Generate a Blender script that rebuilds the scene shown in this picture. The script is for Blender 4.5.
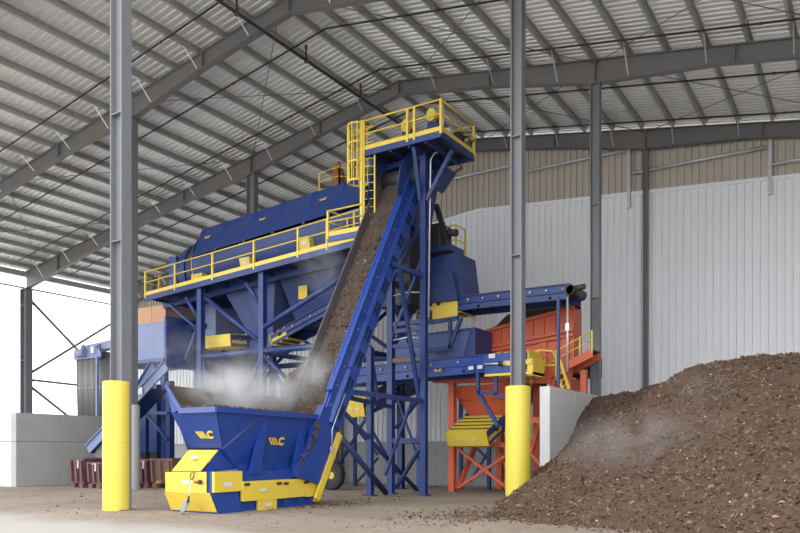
import bpy, bmesh, math, random
from mathutils import Vector, Matrix
random.seed(7)
C = bpy.context.scene.collection
for o in list(bpy.data.objects): bpy.data.objects.remove(o)
SC = bpy.context.scene

# ------------------------------------------------------------ camera, sky, exposure
F, TH, HY, EYE = 753.0, 0.564, 450.0, 1.7
ct, st = math.cos(TH), math.sin(TH)
cam = bpy.data.objects.new('camera', bpy.data.cameras.new('camera')); C.objects.link(cam)
cam.location = (0, 0, EYE); cam.rotation_euler = (math.pi/2, 0, TH)
cam.data.sensor_width = 36; cam.data.lens = F*36/800
cam.data.shift_y = (HY-266.5)/800
cam.data.clip_end = 500
SC.camera = cam
W = bpy.data.worlds.new('overcast_sky'); SC.world = W; W.use_nodes = True
bgn = W.node_tree.nodes['Background']; bgn.inputs[0].default_value = (0.94, 0.97, 1.0, 1); bgn.inputs[1].default_value = 1.0
sl = bpy.data.lights.new('veiled_sun', 'SUN'); sl.energy = 0.2; sl.angle = math.radians(40); sl.color = (1, .97, .92)
so = bpy.data.objects.new('veiled_sun', sl); C.objects.link(so)
so.rotation_euler = Vector((0.42, 0.72, -0.62)).to_track_quat('-Z', 'Y').to_euler()
vs = SC.view_settings; vs.view_transform = 'Standard'; vs.look = 'None'; vs.gamma = 1; vs.use_curve_mapping = False
vs.exposure = 1.68
SC.cycles.volume_bounces = 6

def P(px, py, X=None, Y=None, Z=None, D=None):
    """direction of a photo pixel met with a plane of the building"""
    a = (px-400)/F; b = (HY-py)/F
    d = Vector((ct*a-st, st*a+ct, b))
    if X is not None: t = X/d.x
    elif Y is not None: t = Y/d.y
    elif Z is not None: t = (Z-EYE)/d.z
    else: t = D
    return Vector((0, 0, EYE)) + d*t

# ------------------------------------------------------------ materials
def mat(name, col, rough=.5, metal=0.0, var=.12, scale=3.0, stain=None, stain_amt=.35, stain_scale=2.0, bump=0.0, bscale=60, stretch=None):
    m = bpy.data.materials.new(name); m.use_nodes = True
    nt = m.node_tree; n = nt.nodes; l = nt.links; b = n['Principled BSDF']
    b.inputs['Roughness'].default_value = rough; b.inputs['Metallic'].default_value = metal
    tc = n.new('ShaderNodeTexCoord'); src = tc.outputs['Object']
    if stretch:
        mp = n.new('ShaderNodeMapping'); mp.inputs['Scale'].default_value = stretch; l.new(src, mp.inputs[0]); src = mp.outputs[0]
    t = n.new('ShaderNodeTexNoise'); t.inputs['Scale'].default_value = scale; t.inputs['Detail'].default_value = 6; l.new(src, t.inputs['Vector'])
    mx = n.new('ShaderNodeMix'); mx.data_type = 'RGBA'
    c0 = [max(0, c*(1-var)) for c in col]; c1 = [min(1, c*(1+var)) for c in col]
    mx.inputs[6].default_value = (*c0, 1); mx.inputs[7].default_value = (*c1, 1); l.new(t.outputs[0], mx.inputs[0])
    out = mx.outputs[2]
    if stain:
        t2 = n.new('ShaderNodeTexNoise'); t2.inputs['Scale'].default_value = stain_scale; t2.inputs['Detail'].default_value = 8; t2.inputs['Roughness'].default_value = .65
        l.new(src, t2.inputs['Vector'])
        rp = n.new('ShaderNodeMapRange'); rp.inputs[1].default_value = .45; rp.inputs[2].default_value = .75; rp.inputs[3].default_value = 0; rp.inputs[4].default_value = stain_amt
        l.new(t2.outputs[0], rp.inputs[0])
        m2 = n.new('ShaderNodeMix'); m2.data_type = 'RGBA'; l.new(rp.outputs[0], m2.inputs[0]); l.new(out, m2.inputs[6]); m2.inputs[7].default_value = (*stain, 1)
        out = m2.outputs[2]
    l.new(out, b.inputs['Base Color'])
    if bump:
        t3 = n.new('ShaderNodeTexNoise'); t3.inputs['Scale'].default_value = bscale; t3.inputs['Detail'].default_value = 5; l.new(src, t3.inputs['Vector'])
        bp = n.new('ShaderNodeBump'); bp.inputs['Strength'].default_value = bump; bp.inputs['Distance'].default_value = .02; l.new(t3.outputs[0], bp.inputs['Height']); l.new(bp.outputs[0], b.inputs['Normal'])
    return m
DIRT = (.16, .115, .08)
M = dict(
 steel=mat('primer_grey_steel', (.165, .172, .19), .55, 0, .12, 1.5, (.25, .17, .10), .25, .7),
 rafter=mat('grey_painted_beam', (.165, .165, .17), .55, 0, .12, 1.0, (.27, .17, .09), .35, .45),
 galv=mat('galvanised_purlin', (.42, .42, .40), .5, .2, .15, 2.0),
 roof=mat('galvalume_roof_sheet', (.80, .80, .80), .36, .4, .05, 2.0),
 liner=mat('white_wall_liner', (.88, .895, .92), .5, 0, .03, .6),
 beige=mat('beige_wall_sheet', (.54, .49, .42), .55, 0, .05, .6),
 conc=mat('grey_concrete', (.42, .415, .40), .85, 0, .15, 1.2, (.25, .24, .22), .5, .8, .2, 40),
 paleconc=mat('pale_concrete', (.66, .66, .65), .85, 0, .1, 1.2, (.42, .40, .36), .5, 1.2, .15, 40),
 block=mat('concrete_blockwork', (.40, .41, .42), .9, 0, .12, 2, None, 0, 1, .2, 60),
 blue=mat('blue_paint', (.011, .050, .27), .36, 0, .15, 2.0, (.10, .10, .13), .18, 1.5),
 bluep=mat('dusty_blue_paint', (.014, .038, .165), .48, 0, .2, 1.2, (.09, .09, .12), .32, 1.0),
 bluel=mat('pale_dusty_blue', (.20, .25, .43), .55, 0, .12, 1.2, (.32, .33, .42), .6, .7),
 bluem=mat('mid_dusty_lit_blue', (.060, .095, .26), .5, 0, .2, 1.2, (.16, .17, .25), .5, .8),
 yellow=mat('safety_yellow', (.74, .54, .06), .45, 0, .06, 3, (.45, .33, .12), .28, 2.5),
 yellowg=mat('guard_yellow', (.72, .585, .075), .38, 0, .05, 1.2, (.62, .48, .08), .3, .8, 0, 1, (4, 4, .4)),
 greyg=mat('grey_plastic_sleeve', (.52, .51, .50), .5, 0, .06, 1.5),
 orange=mat('orange_red_paint', (.62, .115, .045), .5, 0, .15, 2, (.20, .07, .04), .4, 2),
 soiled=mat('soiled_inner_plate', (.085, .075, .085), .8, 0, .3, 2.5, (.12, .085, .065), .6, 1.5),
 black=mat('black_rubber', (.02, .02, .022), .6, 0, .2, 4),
 dark=mat('dark_machinery', (.045, .043, .045), .55, .3, .2, 4),
 tarp=mat('grey_rubber_curtain', (.17, .165, .165), .45, 0, .15, 3),
 maroon=mat('maroon_bin_paint', (.15, .065, .075), .6, 0, .2, 3, DIRT, .4, 2),
 brownbin=mat('brown_bin_paint', (.19, .105, .08), .65, 0, .2, 3, DIRT, .5, 2),
 ply=mat('orange_brown_panel', (.58, .34, .20), .7, 0, .18, 2.5, (.30, .16, .10), .5, 1.5),
 rust=mat('rusty_brown_casting', (.30, .11, .04), .7, 0, .25, 6),
 soilbelt=mat('soiled_belt', (.080, .056, .044), .95, 0, .45, 9, (.045, .03, .022), .7, 3, .9, 50),
 soil=mat('compost', (.090, .052, .031), .97, 0, .55, 9, (.03, .019, .013), .75, 4, 1.0, 30),
 chipl=mat('pale_scraps', (.58, .52, .45), .8, 0, .25, 5),
 white=mat('white_sticker', (.62, .62, .62), .5, 0, .03),
 conduit=mat('galvanised_conduit', (.62, .63, .65), .35, .5, .05),
 pipe=mat('black_sprinkler_pipe', (.03, .026, .026), .5, 0, .2, 3),
 redc=mat('red_pipe_coupling', (.12, .035, .022), .5, 0, .15),
 tyre=mat('tyre_rubber', (.03, .03, .03), .85, 0, .2, 5),
 wood=mat('ash_shovel_handle', (.75, .68, .55), .6, 0, .1),
 shovel=mat('shovel_blade_steel', (.20, .22, .24), .35, .7, .15),
)
def floor_mat():
    m = bpy.data.materials.new('dirt_over_concrete'); m.use_nodes = True
    nt = m.node_tree; n = nt.nodes; l = nt.links; b = n['Principled BSDF']; b.inputs['Roughness'].default_value = .9
    tc = n.new('ShaderNodeNewGeometry')
    def noise(s, d=7, r=.6):
        t = n.new('ShaderNodeTexNoise'); t.inputs['Scale'].default_value = s; t.inputs['Detail'].default_value = d; t.inputs['Roughness'].default_value = r
        l.new(tc.outputs['Position'], t.inputs['Vector']); return t
    def ramp(inp, a, bb):
        r = n.new('ShaderNodeMapRange'); r.inputs[1].default_value = a; r.inputs[2].default_value = bb; l.new(inp, r.inputs[0]); return r.outputs[0]
    def mix(fac, a, bb):
        x = n.new('ShaderNodeMix'); x.data_type = 'RGBA'; l.new(fac, x.inputs[0])
        for i, v in ((6, a), (7, bb)):
            if isinstance(v, tuple): x.inputs[i].default_value = (*v, 1)
            else: l.new(v, x.inputs[i])
        return x.outputs[2]
    base = mix(ramp(noise(.35).outputs[0], .35, .65), (.23, .175, .132), (.30, .245, .195))
    base = mix(ramp(noise(3.0, 9, .7).outputs[0], .5, .72), base, (.145, .105, .077))
    base = mix(ramp(noise(14, 6, .7).outputs[0], .58, .70), base, (.095, .066, .048))
    # bare swept concrete apron in front of the building, ragged dirty edge
    sx = n.new('ShaderNodeSeparateXYZ'); l.new(tc.outputs['Position'], sx.inputs[0])
    nn = noise(.5, 8, .65)
    ad = n.new('ShaderNodeMath'); ad.operation = 'MULTIPLY_ADD'; l.new(nn.outputs[0], ad.inputs[0]); ad.inputs[1].default_value = 3.0
    l.new(sx.outputs[1], ad.inputs[2])
    ap = ramp(ad.outputs[0], 13.6, 11.8)
    base = mix(ap, base, (.37, .345, .31))
    base = mix(ramp(sx.outputs[0], -47.5, -48.5), base, (.52, .51, .49))   # unseen yard beyond the open side, made pale to bounce light onto the roof
    l.new(base, b.inputs['Base Color'])
    bp = n.new('ShaderNodeBump'); bp.inputs['Strength'].default_value = .5; bp.inputs['Distance'].default_value = .03
    l.new(noise(9, 8, .7).outputs[0], bp.inputs['Height']); l.new(bp.outputs[0], b.inputs['Normal'])
    return m
M['floor'] = floor_mat()
def island_mat(name, cols, rough=.95):
    m = bpy.data.materials.new(name); m.use_nodes = True
    nt = m.node_tree; n = nt.nodes; l = nt.links; b = n['Principled BSDF']; b.inputs['Roughness'].default_value = rough
    g = n.new('ShaderNodeNewGeometry'); r = n.new('ShaderNodeValToRGB'); l.new(g.outputs['Random Per Island'], r.inputs[0]); l.new(r.outputs[0], b.inputs['Base Color'])
    e = r.color_ramp.elements
    while len(e) < len(cols): e.new(.5)
    for k, c in enumerate(cols): e[k].position = k/(len(cols)-1); e[k].color = (*c, 1)
    return m
M['crumb'] = island_mat('compost_chunks', [(.020, .012, .008), (.075, .043, .026), (.115, .070, .042), (.18, .115, .074), (.06, .036, .023), (.28, .20, .145)])

# ------------------------------------------------------------ mesh helpers
V = Vector
def basis(d, up=V((0, 0, 1))):
    d = d.normalized(); up = V(up)
    if abs(d.dot(up.normalized())) > .985: up = V((0, 1, 0)) if abs(d.y) < .9 else V((1, 0, 0))
    s = d.cross(up).normalized(); u = s.cross(d).normalized()
    return d, s, u
class MB:
    def __init__(s): s.v = []; s.f = []; s.smooth = set()
    def add(s, vs, fs, smooth=False):
        n = len(s.v); s.v += [V(p) for p in vs]
        for f in fs:
            if smooth: s.smooth.add(len(s.f))
            s.f.append([n+i for i in f])
        return s
    def box(s, c, size, rz=0):
        hx, hy, hz = [q/2 for q in size]; R = Matrix.Rotation(rz, 3, 'Z')
        vs = [V(c)+R @ V((x, y, z)) for x in (-hx, hx) for y in (-hy, hy) for z in (-hz, hz)]
        return s.add(vs, [(0,1,3,2), (4,6,7,5), (0,4,5,1), (2,3,7,6), (0,2,6,4), (1,5,7,3)])
    def bx(s, a, b): 
        a = V(a); b = V(b); return s.box((a+b)/2, [abs(q) for q in (b-a)])
    def beam(s, p0, p1, w, h, up=(0, 0, 1)):
        p0 = V(p0); p1 = V(p1); d, sd, u = basis(p1-p0, up)
        vs = [p+sd*a*w/2+u*b*h/2 for p in (p0, p1) for a, b in ((-1,-1), (1,-1), (1,1), (-1,1))]
        return s.add(vs, [(0,1,2,3), (7,6,5,4), (0,4,5,1), (1,5,6,2), (2,6,7,3), (3,7,4,0)])
    def prof(s, p0, p1, pts, up=(0, 0, 1), cap=True):
        """extrude a closed 2D profile (side, up) from p0 to p1"""
        p0 = V(p0); p1 = V(p1); d, sd, u = basis(p1-p0, up); n = len(pts)
        vs = [p+sd*a+u*b for p in (p0, p1) for a, b in pts]
        fs = [(i, i+n, (i+1) % n+n, (i+1) % n) for i in range(n)]
        if cap: fs += [tuple(range(n)), tuple(range(2*n-1, n-1, -1))]
        return s.add(vs, fs)
    def ibeam(s, p0, p1, w, h, t=.03, up=(0, 0, 1)):
        w /= 2; h /= 2; k = t*.5
        return s.prof(p0, p1, [(-w,-h), (w,-h), (w,-h+t), (k,-h+t), (k,h-t), (w,h-t), (w,h), (-w,h), (-w,h-t), (-k,h-t), (-k,-h+t), (-w,-h+t)], up)
    def tube(s, pts, r, n=8, closed=False):
        pts = [V(p) for p in pts]; m = len(pts); vs = []; pu = None
        for i, p in enumerate(pts):
            if closed: d = pts[(i+1) % m]-pts[i-1]
            else: d = pts[min(i+1, m-1)]-pts[max(i-1, 0)]
            d, sd, u = basis(d, pu if pu else (0, 0, 1)); pu = u
            vs += [p+(sd*math.cos(a)+u*math.sin(a))*r for a in [2*math.pi*k/n for k in range(n)]]
        fs = []
        for i in range(m if closed else m-1):
            j = (i+1) % m
            fs += [(i*n+k, i*n+(k+1) % n, j*n+(k+1) % n, j*n+k) for k in range(n)]
        base = len(s.v); s.add(vs, fs, True)
        if not closed: s.f += [[base+k for k in range(n-1, -1, -1)], [base+(m-1)*n+k for k in range(n)]]
        return s
    def prism(s, pts, vec):
        pts = [V(p) for p in pts]; vec = V(vec); n = len(pts)
        return s.add(pts+[p+vec for p in pts], [tuple(range(n-1, -1, -1)), tuple(range(n, 2*n))]+[(i, (i+1) % n, (i+1) % n+n, i+n) for i in range(n)])
    def loft(s, loops, cap=True, smooth=False, closed=True):
        n = len(loops[0]); vs = [p for L in loops for p in L]; fs = []
        for i in range(len(loops)-1):
            for k in range(n if closed else n-1):
                fs.append((i*n+k, i*n+(k+1) % n, (i+1)*n+(k+1) % n, (i+1)*n+k))
        base = len(s.v); s.add(vs, fs, smooth)
        if cap: s.f += [[base+k for k in range(n-1, -1, -1)], [base+(len(loops)-1)*n+k for k in range(n)]]
        return s
    def mesh(s, name, m, origin=V((0, 0, 0))):
        me = bpy.data.meshes.new(name); me.from_pydata([p-origin for p in s.v], [], s.f)
        if s.smooth:
            sm = [False]*len(s.f)
            for i in s.smooth: sm[i] = True
            me.polygons.foreach_set('use_smooth', sm)
        me.materials.append(M[m]); me.validate()
        bm = bmesh.new(); bm.from_mesh(me); bmesh.ops.recalc_face_normals(bm, faces=bm.faces); bm.to_mesh(me); bm.free()
        return me
    def build(s, name, m, parent=None, bevel=0):
        lo = V([min(p[i] for p in s.v) for i in range(3)]); hi = V([max(p[i] for p in s.v) for i in range(3)])
        c = (lo+hi)/2
        if parent is None: c.z = lo.z
        o = bpy.data.objects.new(name, s.mesh(name, m, c)); C.objects.link(o)
        if parent is not None:
            o.parent = parent; o.location = c-V(parent['_w'])
        else: o.location = c
        o['_w'] = tuple(c)
        if bevel:
            md = o.modifiers.new('bevel', 'BEVEL'); md.width = bevel; md.segments = 2; md.limit_method = 'ANGLE'
        return o
def link(name, me, loc, parent=None, rot=(0, 0, 0)):
    o = bpy.data.objects.new(name, me); C.objects.link(o); loc = V(loc)
    if parent is not None: o.parent = parent; o.location = loc-V(parent['_w'])
    else: o.location = loc
    o.rotation_euler = rot; o['_w'] = tuple(loc); return o
def thing(name, label, cat, loc=(0, 0, 0), group=None):
    o = bpy.data.objects.new(name, None); C.objects.link(o); o.location = loc; o['_w'] = tuple(loc); o.empty_display_size = .2
    o['label'] = label; o['category'] = cat
    if group: o['group'] = group
    return o
def tag(o, label, cat, group=None):
    o['label'] = label; o['category'] = cat
    if group: o['group'] = group
    return o
def struct(name, loc=(0, 0, 0)):
    o = bpy.data.objects.new(name, None); C.objects.link(o); o.location = loc; o['_w'] = tuple(loc); o['kind'] = 'structure'; return o
def logo(parent, org, u, v, size, n, name='logo', m='yellow'):
    """slanted-stroke W run into an open C, as on the machine panels"""
    u = V(u).normalized(); v = V(v).normalized(); n = V(n).normalized()*.012; s = size; org = V(org)+n
    def q(x, y): return org+u*x*s+v*y*s
    mb = MB()
    for k in range(3):
        x = -1.08+k*.33
        mb.prism([q(x, .30), q(x+.20, .30), q(x+.70, -.30), q(x+.46, -.30)], n)
    mb.prism([q(.02, -.12), q(.30, -.22), q(.30, -.34), q(.10, -.30)], n)
    oc = []
    for k in range(15):
        a = math.radians(38+k*(284/14)); oc.append(((.62+.40*math.cos(a), .36*math.sin(a)), (.64+.23*math.cos(a), .19*math.sin(a))))
    for k in range(14):
        (a, b), (c, d) = oc[k], oc[k+1]
        mb.prism([q(*a), q(*c), q(*d), q(*b)], n)
    return mb.build(name, m, parent)
def sticker(parent, p, u, v, w, h, n, m='white'):
    u = V(u).normalized(); v = V(v).normalized(); n = V(n).normalized()*.008; p = V(p)+n
    return MB().prism([p+u*a*w/2+v*b*h/2 for a, b in ((-1,-1), (1,-1), (1,1), (-1,1))], n).build('sticker', m, parent)

# ------------------------------------------------------------ the building
XR, WI, Y0, BAY = -18.2, 9.0, 13.75, 7.5
XL, XG, XE, XW = XR-WI, XR+WI, -47.3, 10.9
FY = [Y0+BAY*i for i in range(4)]
YW = 36.75
RT, SL = 18.35, .17          # rafter top at ridge, roof slope
def rtop(x): return RT-SL*abs(x-XR)
PUR = .24
def roofz(x): return rtop(x)+PUR

# floor: one ground sheet, slightly worn down towards the back wall
mb = MB()
xs = [-160, -90, -60]+[-48+i*2 for i in range(31)]+[20, 40, 80, 140]
ys = [-90, -50, -20, -8]+[i*1.5 for i in range(26)]+[45, 70, 120]
def fz(x, y):
    t = min(1, max(0, (y-27)/8)); t = t*t*(3-2*t); u = min(1, max(0, (60+x)/20))
    return -.28*t*u
vs_ = [(x, y, fz(x, y)) for y in ys for x in xs]; nx = len(xs)
mb.add(vs_, [(j*nx+i, j*nx+i+1, (j+1)*nx+i+1, (j+1)*nx+i) for j in range(len(ys)-1) for i in range(nx-1)], True)
fl = mb.build('floor', 'floor'); fl['kind'] = 'structure'

ceil = struct('ceiling', (XR, 25, rtop(XR)))
# roof sheets, ribs running down the slope
def roof_panel(y0, wdt, side):
    prof = []
    pitch = .3
    for k in range(int(round(wdt/pitch))):
        b = y0+k*pitch
        prof += [(b, 0), (b+.13, 0), (b+.16, .055), (b+.22, .055), (b+.25, 0)]
    prof.append((y0+wdt, 0))
    xe = XE-.4 if side < 0 else XW+.4
    mb = MB(); L0 = [V((XR, y, roofz(XR)+z)) for y, z in prof]; L1 = [V((xe, y, roofz(xe)+z)) for y, z in prof]
    T0 = [p+V((0, 0, .012)) for p in reversed(L0)]; T1 = [p+V((0, 0, .012)) for p in reversed(L1)]
    mb.loft([L0+T0, L1+T1]); mb.build('roof_panel', 'roof', ceil)
y = FY[0]-.6
while y < YW+.2:
    for s in (-1, 1): roof_panel(y, .9, s)
    y += .9
# purlins (Z section), one run per bay
pz = [(-.04, -.12), (.0, -.12), (.0, .11), (.07, .11), (.07, .08), (.075, .08), (.075, .12), (-.01, .12), (-.01, -.11), (-.075, -.11), (-.075, -.08), (-.08, -.08), (-.08, -.12)]
pm = MB().prof((0, -BAY/2, 0), (0, BAY/2, 0), pz).mesh('purlin', 'galv')
for s in (-1, 1):
    span = (XR-XE) if s < 0 else (XW-XR)
    k = 0; dx = .56
    while dx < span:
        for b in range(3):
            x = XR+s*dx
            link('purlin', pm, (x, FY[b]+BAY/2, rtop(x)+PUR/2), ceil, (0, s*math.atan(SL), 0))
        dx += 1.39; k += 1
# rafters: built-up tapered I beams
def rdepth(dx): 
    pts = [(0, .62), (4.5, .66), (9, .92), (13.5, .64), (20, .70), (29.1, 1.15)]
    for (a, b), (c, d) in zip(pts, pts[1:]):
        if a <= dx <= c: return b+(d-b)*(dx-a)/(c-a)
    return pts[-1][1]
def rafter(y, s):
    span = (XR-XE) if s < 0 else (XW-XR)
    ds = [0, 4.5, 9, 13.5, 20, 25, span]
    mb = MB(); hw, t = .15, .03
    loops = []
    for d in ds:
        x = XR+s*d; zt = rtop(x); zb = zt-rdepth(d); k = .012
        loops.append([V((x, y+a, z)) for a, z in ((-hw, zb), (hw, zb), (hw, zb+t), (k, zb+t), (k, zt-t), (hw, zt-t), (hw, zt), (-hw, zt), (-hw, zt-t), (-k, zt-t), (-k, zb+t), (-hw, zb+t))])
    mb.loft(loops)
    for d in (.02, 4.5, 9.0, 14, 20, 25.5):
        x = XR+s*d; zt = rtop(x); zb = zt-rdepth(d)
        mb.box((x, y, (zt+zb)/2), (.035, .34, zt-zb))
    mb.build('rafter', 'rafter', ceil)
for y in FY:
    for s in (-1, 1): rafter(y, s)
# flange braces: thin pale strips from the purlins down to the beam's lower flange
for fy in FY[1:]:
    for s in (-1, 1):
        d = .56+1.39
        while d < 28.3:
            x = XR+s*d; zt = rtop(x)+.05; zb = rtop(x)-rdepth(d)+.06
            for sy in (-1, 1):
                MB().beam((x, fy+sy*.16, zb), (x+s*.05, fy+sy*.95, zt+.05), .05, .012).build('flange_brace', 'conduit', ceil)
            d += 1.39*2
# roof rod bracing, crossed in the plane of the roof
def rod(a, b, r=.018): MB().tube([a, b], r, 5).build('brace_rod', 'steel', ceil)
def rp(x, y, dz=-.12): return V((x, y, rtop(x)+dz))
for x0, x1 in ((XR-27.5, XR-18.5), (XR-18.5, XL), (XL, XR-.5), (XR+.5, XG), (XG, XR+18.5)):
    rod(rp(x0, FY[1]), rp(x1, FY[2])); rod(rp(x1, FY[1]), rp(x0, FY[2]))
    if x1 > XR: rod(rp(x0, FY[2]), rp(x1, FY[3])); rod(rp(x1, FY[2]), rp(x0, FY[3]))
# front eave fascia and left eave strut
MB().beam((XE-.2, FY[0], rtop(XE)-.1), (XE-.2, YW, rtop(XE)-.1), .25, .35).build('eave_strut', 'galv', ceil)
MB().beam((XE-.05, FY[0], rtop(XE)-1.05), (XE-.05, YW, rtop(XE)-1.05), .1, .1).build('eave_girt', 'galv', ceil)

# sprinkler pipes following the roof slope
def sprinkler(y, label):
    a = V((XR, y, rtop(XR)-.16))
    t = thing('sprinkler_pipe', label, 'pipe', (XR, y, a.z), 'sprinkler branch pipes under the roof')
    for s in (-1, 1):
        span = 28 if s < 0 else 28
        MB().tube([(XR, y, a.z), (XR+s*span, y, a.z-SL*span)], .035, 6).build('pipe_run', 'pipe', t)
        d = 1.6
        while d < span:
            x = XR+s*d
            MB().tube([(x, y, a.z-SL*d), (x, y, rtop(x)+.2)], .012, 4).build('hanger', 'conduit', t)
            d += 3.24
        for d in (5.0, 15):
            MB().tube([(XR+s*(d-.06), y, a.z-SL*(d-.06)), (XR+s*(d+.06), y, a.z-SL*(d+.06))], .052, 7).build('coupling', 'redc', t)
sprinkler(19.5, 'black sprinkler branch pipe nearest the front, crossing behind the tall front column')
sprinkler(23.35, 'black sprinkler branch pipe between the two nearest roof beams, with a red elbow')
sprinkler(27.1, 'black sprinkler branch pipe just in front of the middle roof beam')
sprinkler(30.95, 'black sprinkler branch pipe behind the middle roof beam')
sprinkler(34.8, 'black sprinkler branch pipe closest to the back wall')
a = P(218, 0, X=XR-1.0); b = P(380, 111, X=XR-1.0); z = (a.z+b.z)/2
t = thing('sprinkler_main', 'thick black sprinkler main hung lengthwise just left of the roof ridge', 'pipe', (XR-1, 25, z))
MB().tube([(XR-1, FY[0]-.4, z), (XR-1, YW-1.5, z)], .06, 8).build('pipe_run', 'pipe', t)
for y in (19.5, 23.35, 27.1, 30.95, 34.8):
    MB().tube([(XR-1, y, z), (XR-1, y, rtop(XR-1)-.35)], .035, 6).build('riser', 'pipe', t)
    MB().tube([(XR-1, y, z-.09), (XR-1, y, z+.09)], .085, 8).build('coupling', 'redc', t)
    MB().tube([(XR-1, y, rtop(XR-1)-.5), (XR-1, y, rtop(XR-1)-.36)], .06, 8).build('coupling', 'redc', t)

# columns
def column(x, y, ztop, label, guard=None, d=.50, w=.34, cap=True, group=None):
    t = thing('steel_column', label, 'column', (x, y, 0), group)
    mb = MB(); mb.ibeam((x, y, fz(x, y)+.02), (x, y, ztop), w, d, .035, up=(1, 0, 0)); mb.build('shaft', 'steel', t)
    MB().box((x, y, fz(x, y)+.015), (d+.15, w+.15, .03)).build('base_plate', 'steel', t)
    if cap: MB().box((x, y, ztop-.0), (d+.1, w+.06, .05)).build('cap_plate', 'steel', t)
    mb = MB()
    for zz in (7.6, 11.2):
        if zz < ztop-1: mb.box((x, y, zz), (d-.02, w-.02, .03))
    if mb.v: mb.build('stiffener', 'steel', t)
def rb(x): return rtop(x)-rdepth(abs(x-XR))
def sleeve(x, y, r, h, m, label, seams=True):
    t = thing('column_guard', label, 'column guard', (x, y, 0))
    n = 40
    def ring(rr, z): return [V((x+rr*math.cos(2*math.pi*k/n), y+rr*math.sin(2*math.pi*k/n), z)) for k in range(n)]
    MB().loft([ring(r, .0), ring(r, h*.52), ring(r-.006, h*.522), ring(r-.006, h*.527), ring(r, h*.529), ring(r, h), ring(r-.03, h+.02), ring(r-.05, h-.05)], cap=False, smooth=False).build('sleeve_shell', m, t)
    MB().loft([ring(r-.05, h-.06), ring(r-.06, h-.05)], cap=True).build('filler_cap', 'conc', t)
column(XR+.10, FY[0]+.06, rb(XR), 'grey steel column of the front frame, standing in the left yellow sleeve')
sleeve(XR, FY[0], .385, 3.62, 'yellowg', 'tall yellow cylindrical guard sleeve around the left front column')
column(XL, FY[1], rb(XL), 'grey steel column directly behind the front yellow-sleeved column', d=.55)
sleeve(XL, FY[1], .385, 3.62, 'greyg', 'tall grey cylindrical guard sleeve partly behind the left yellow one')
column(XG, FY[1], rb(XG), 'grey steel column rising from the yellow sleeve beside the compost pile', d=.36, w=.32)
sleeve(XG, FY[1], .385, 3.62, 'yellowg', 'tall yellow cylindrical guard sleeve half buried at the edge of the compost pile')
column(XL, FY[2], rb(XL), 'grey steel column seen above the blue drum housing, under the middle roof beam')
column(XG, FY[2], rb(XG), 'grey steel column under the middle roof beam, just behind the pale push wall', d=.36, w=.28)
column(XG, FY[3], rb(XG), 'dark grey steel column standing against the back wall behind the compost pile', d=.22, w=.24)
column(XL, FY[3], rb(XL), 'grey steel column against the back wall, hidden behind the drum screen', d=.34, w=.30)
column(XE, FY[2], rb(XE), 'grey steel eave column at the open left side of the building', d=.62, w=.5)
column(XE, FY[3], rb(XE), 'grey steel eave column at the far end of the open left side', d=.62, w=.5)
column(XE, FY[1], rb(XE), 'grey steel eave column of the open left side nearest the front', d=.62, w=.5)

# open left side: rod bracing and girt
wl = struct('wall_left', (XE, 25, 0))
p, q, r_, w_ = P(33, 300, X=XE), P(110, 405, X=XE), P(110, 302, X=XE), P(31, 371, X=XE)
ya, yb = FY[2], FY[3]
MB().tube([(XE, ya, rb(XE)-.4), (XE, yb, 5.6)], .09, 6).build('brace_rod', 'steel', wl)
MB().tube([(XE, ya, 6.6), (XE, yb, 11.6)], .09, 6).build('brace_rod', 'steel', wl)
MB().tube([(XE, ya, 6.35), (XE, yb, 6.15)], .085, 6).build('brace_strut', 'steel', wl)
MB().tube([(XE, ya, 6.1), (XE, yb, 1.0)], .09, 6).build('brace_rod', 'steel', wl)
MB().tube([(XE-.1, FY[0], rtop(XE)-1.7), (XE-.1, YW, rtop(XE)-1.7)], .022, 5).build('guy_wire', 'steel', wl)

# back wall: blockwork base, white liner, beige sheet above
wb = struct('wall_back', (XR, YW, 0))
LK = P(487, 211, Y=YW).z; LR = P(766, 181.7, Y=YW); LLp = P(437, 222, Y=YW)
sr = (LK-LR.z)/(LR.x-XR); sll = .11
def linz(x): return LK-sr*(x-XR) if x > XR else LK-sll*(XR-x)
WB = 2.08
def wall_panel(x0, w, zb, ztf, m, name, y):
    prof = []; n = 3; pt = w/n
    for k in range(n):
        b = x0+k*pt
        prof += [(b, 0), (b+pt*.62, 0), (b+pt*.68, -.11), (b+pt*.90, -.11), (b+pt*.96, 0)]
    prof.append((x0+w, 0))
    mb = MB(); vs = []
    for x, dy in prof: vs += [(x, y+dy, zb(x) if callable(zb) else zb), (x, y+dy, ztf(x))]
    mb.add(vs, [(2*i, 2*i+2, 2*i+3, 2*i+1) for i in range(len(prof)-1)])
    return mb.build(name, m, wb)
x = XE
while x < XW-.1:
    wall_panel(x, .97, WB, linz, 'liner', 'wall_panel', YW-.10)
    wall_panel(x, .97, lambda q: linz(q)-.1, lambda q: rtop(q)+.1, 'beige', 'upper_wall_panel', YW)
    x += .97
for x0, x1 in ((XE, XR), (XR, XW)):
    MB().beam((x0, YW-.14, linz(x0)+.08), (x1, YW-.14, linz(x1)+.08), .1, .16).build('liner_cap', 'liner', wb)
MB().bx((XE, YW+.02, -.4), (XW, YW+.30, roofz(XR)-4.2)).build('sheathing', 'beige', wb)
mb = MB(); mb.bx((XE, YW-.16, -.4), (XW, YW+.01, WB)); mb.build('base_core', 'block', wb)
MB().bx((XE, YW-.24, WB-.02), (XW, YW+.01, WB+.05)).build('base_cap', 'conc', wb)
bmesh_ = MB().box((0, 0, 0), (1.18, .06, .385)).mesh('block', 'block')
row = 0; zz = -.2
while zz < WB-.2:
    xx = -31+(.6 if row % 2 else 0)
    while xx < -9.5:
        link('concrete_block', bmesh_, (xx, YW-.18, zz+.2), wb); xx += 1.2
    zz += .40; row += 1
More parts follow.
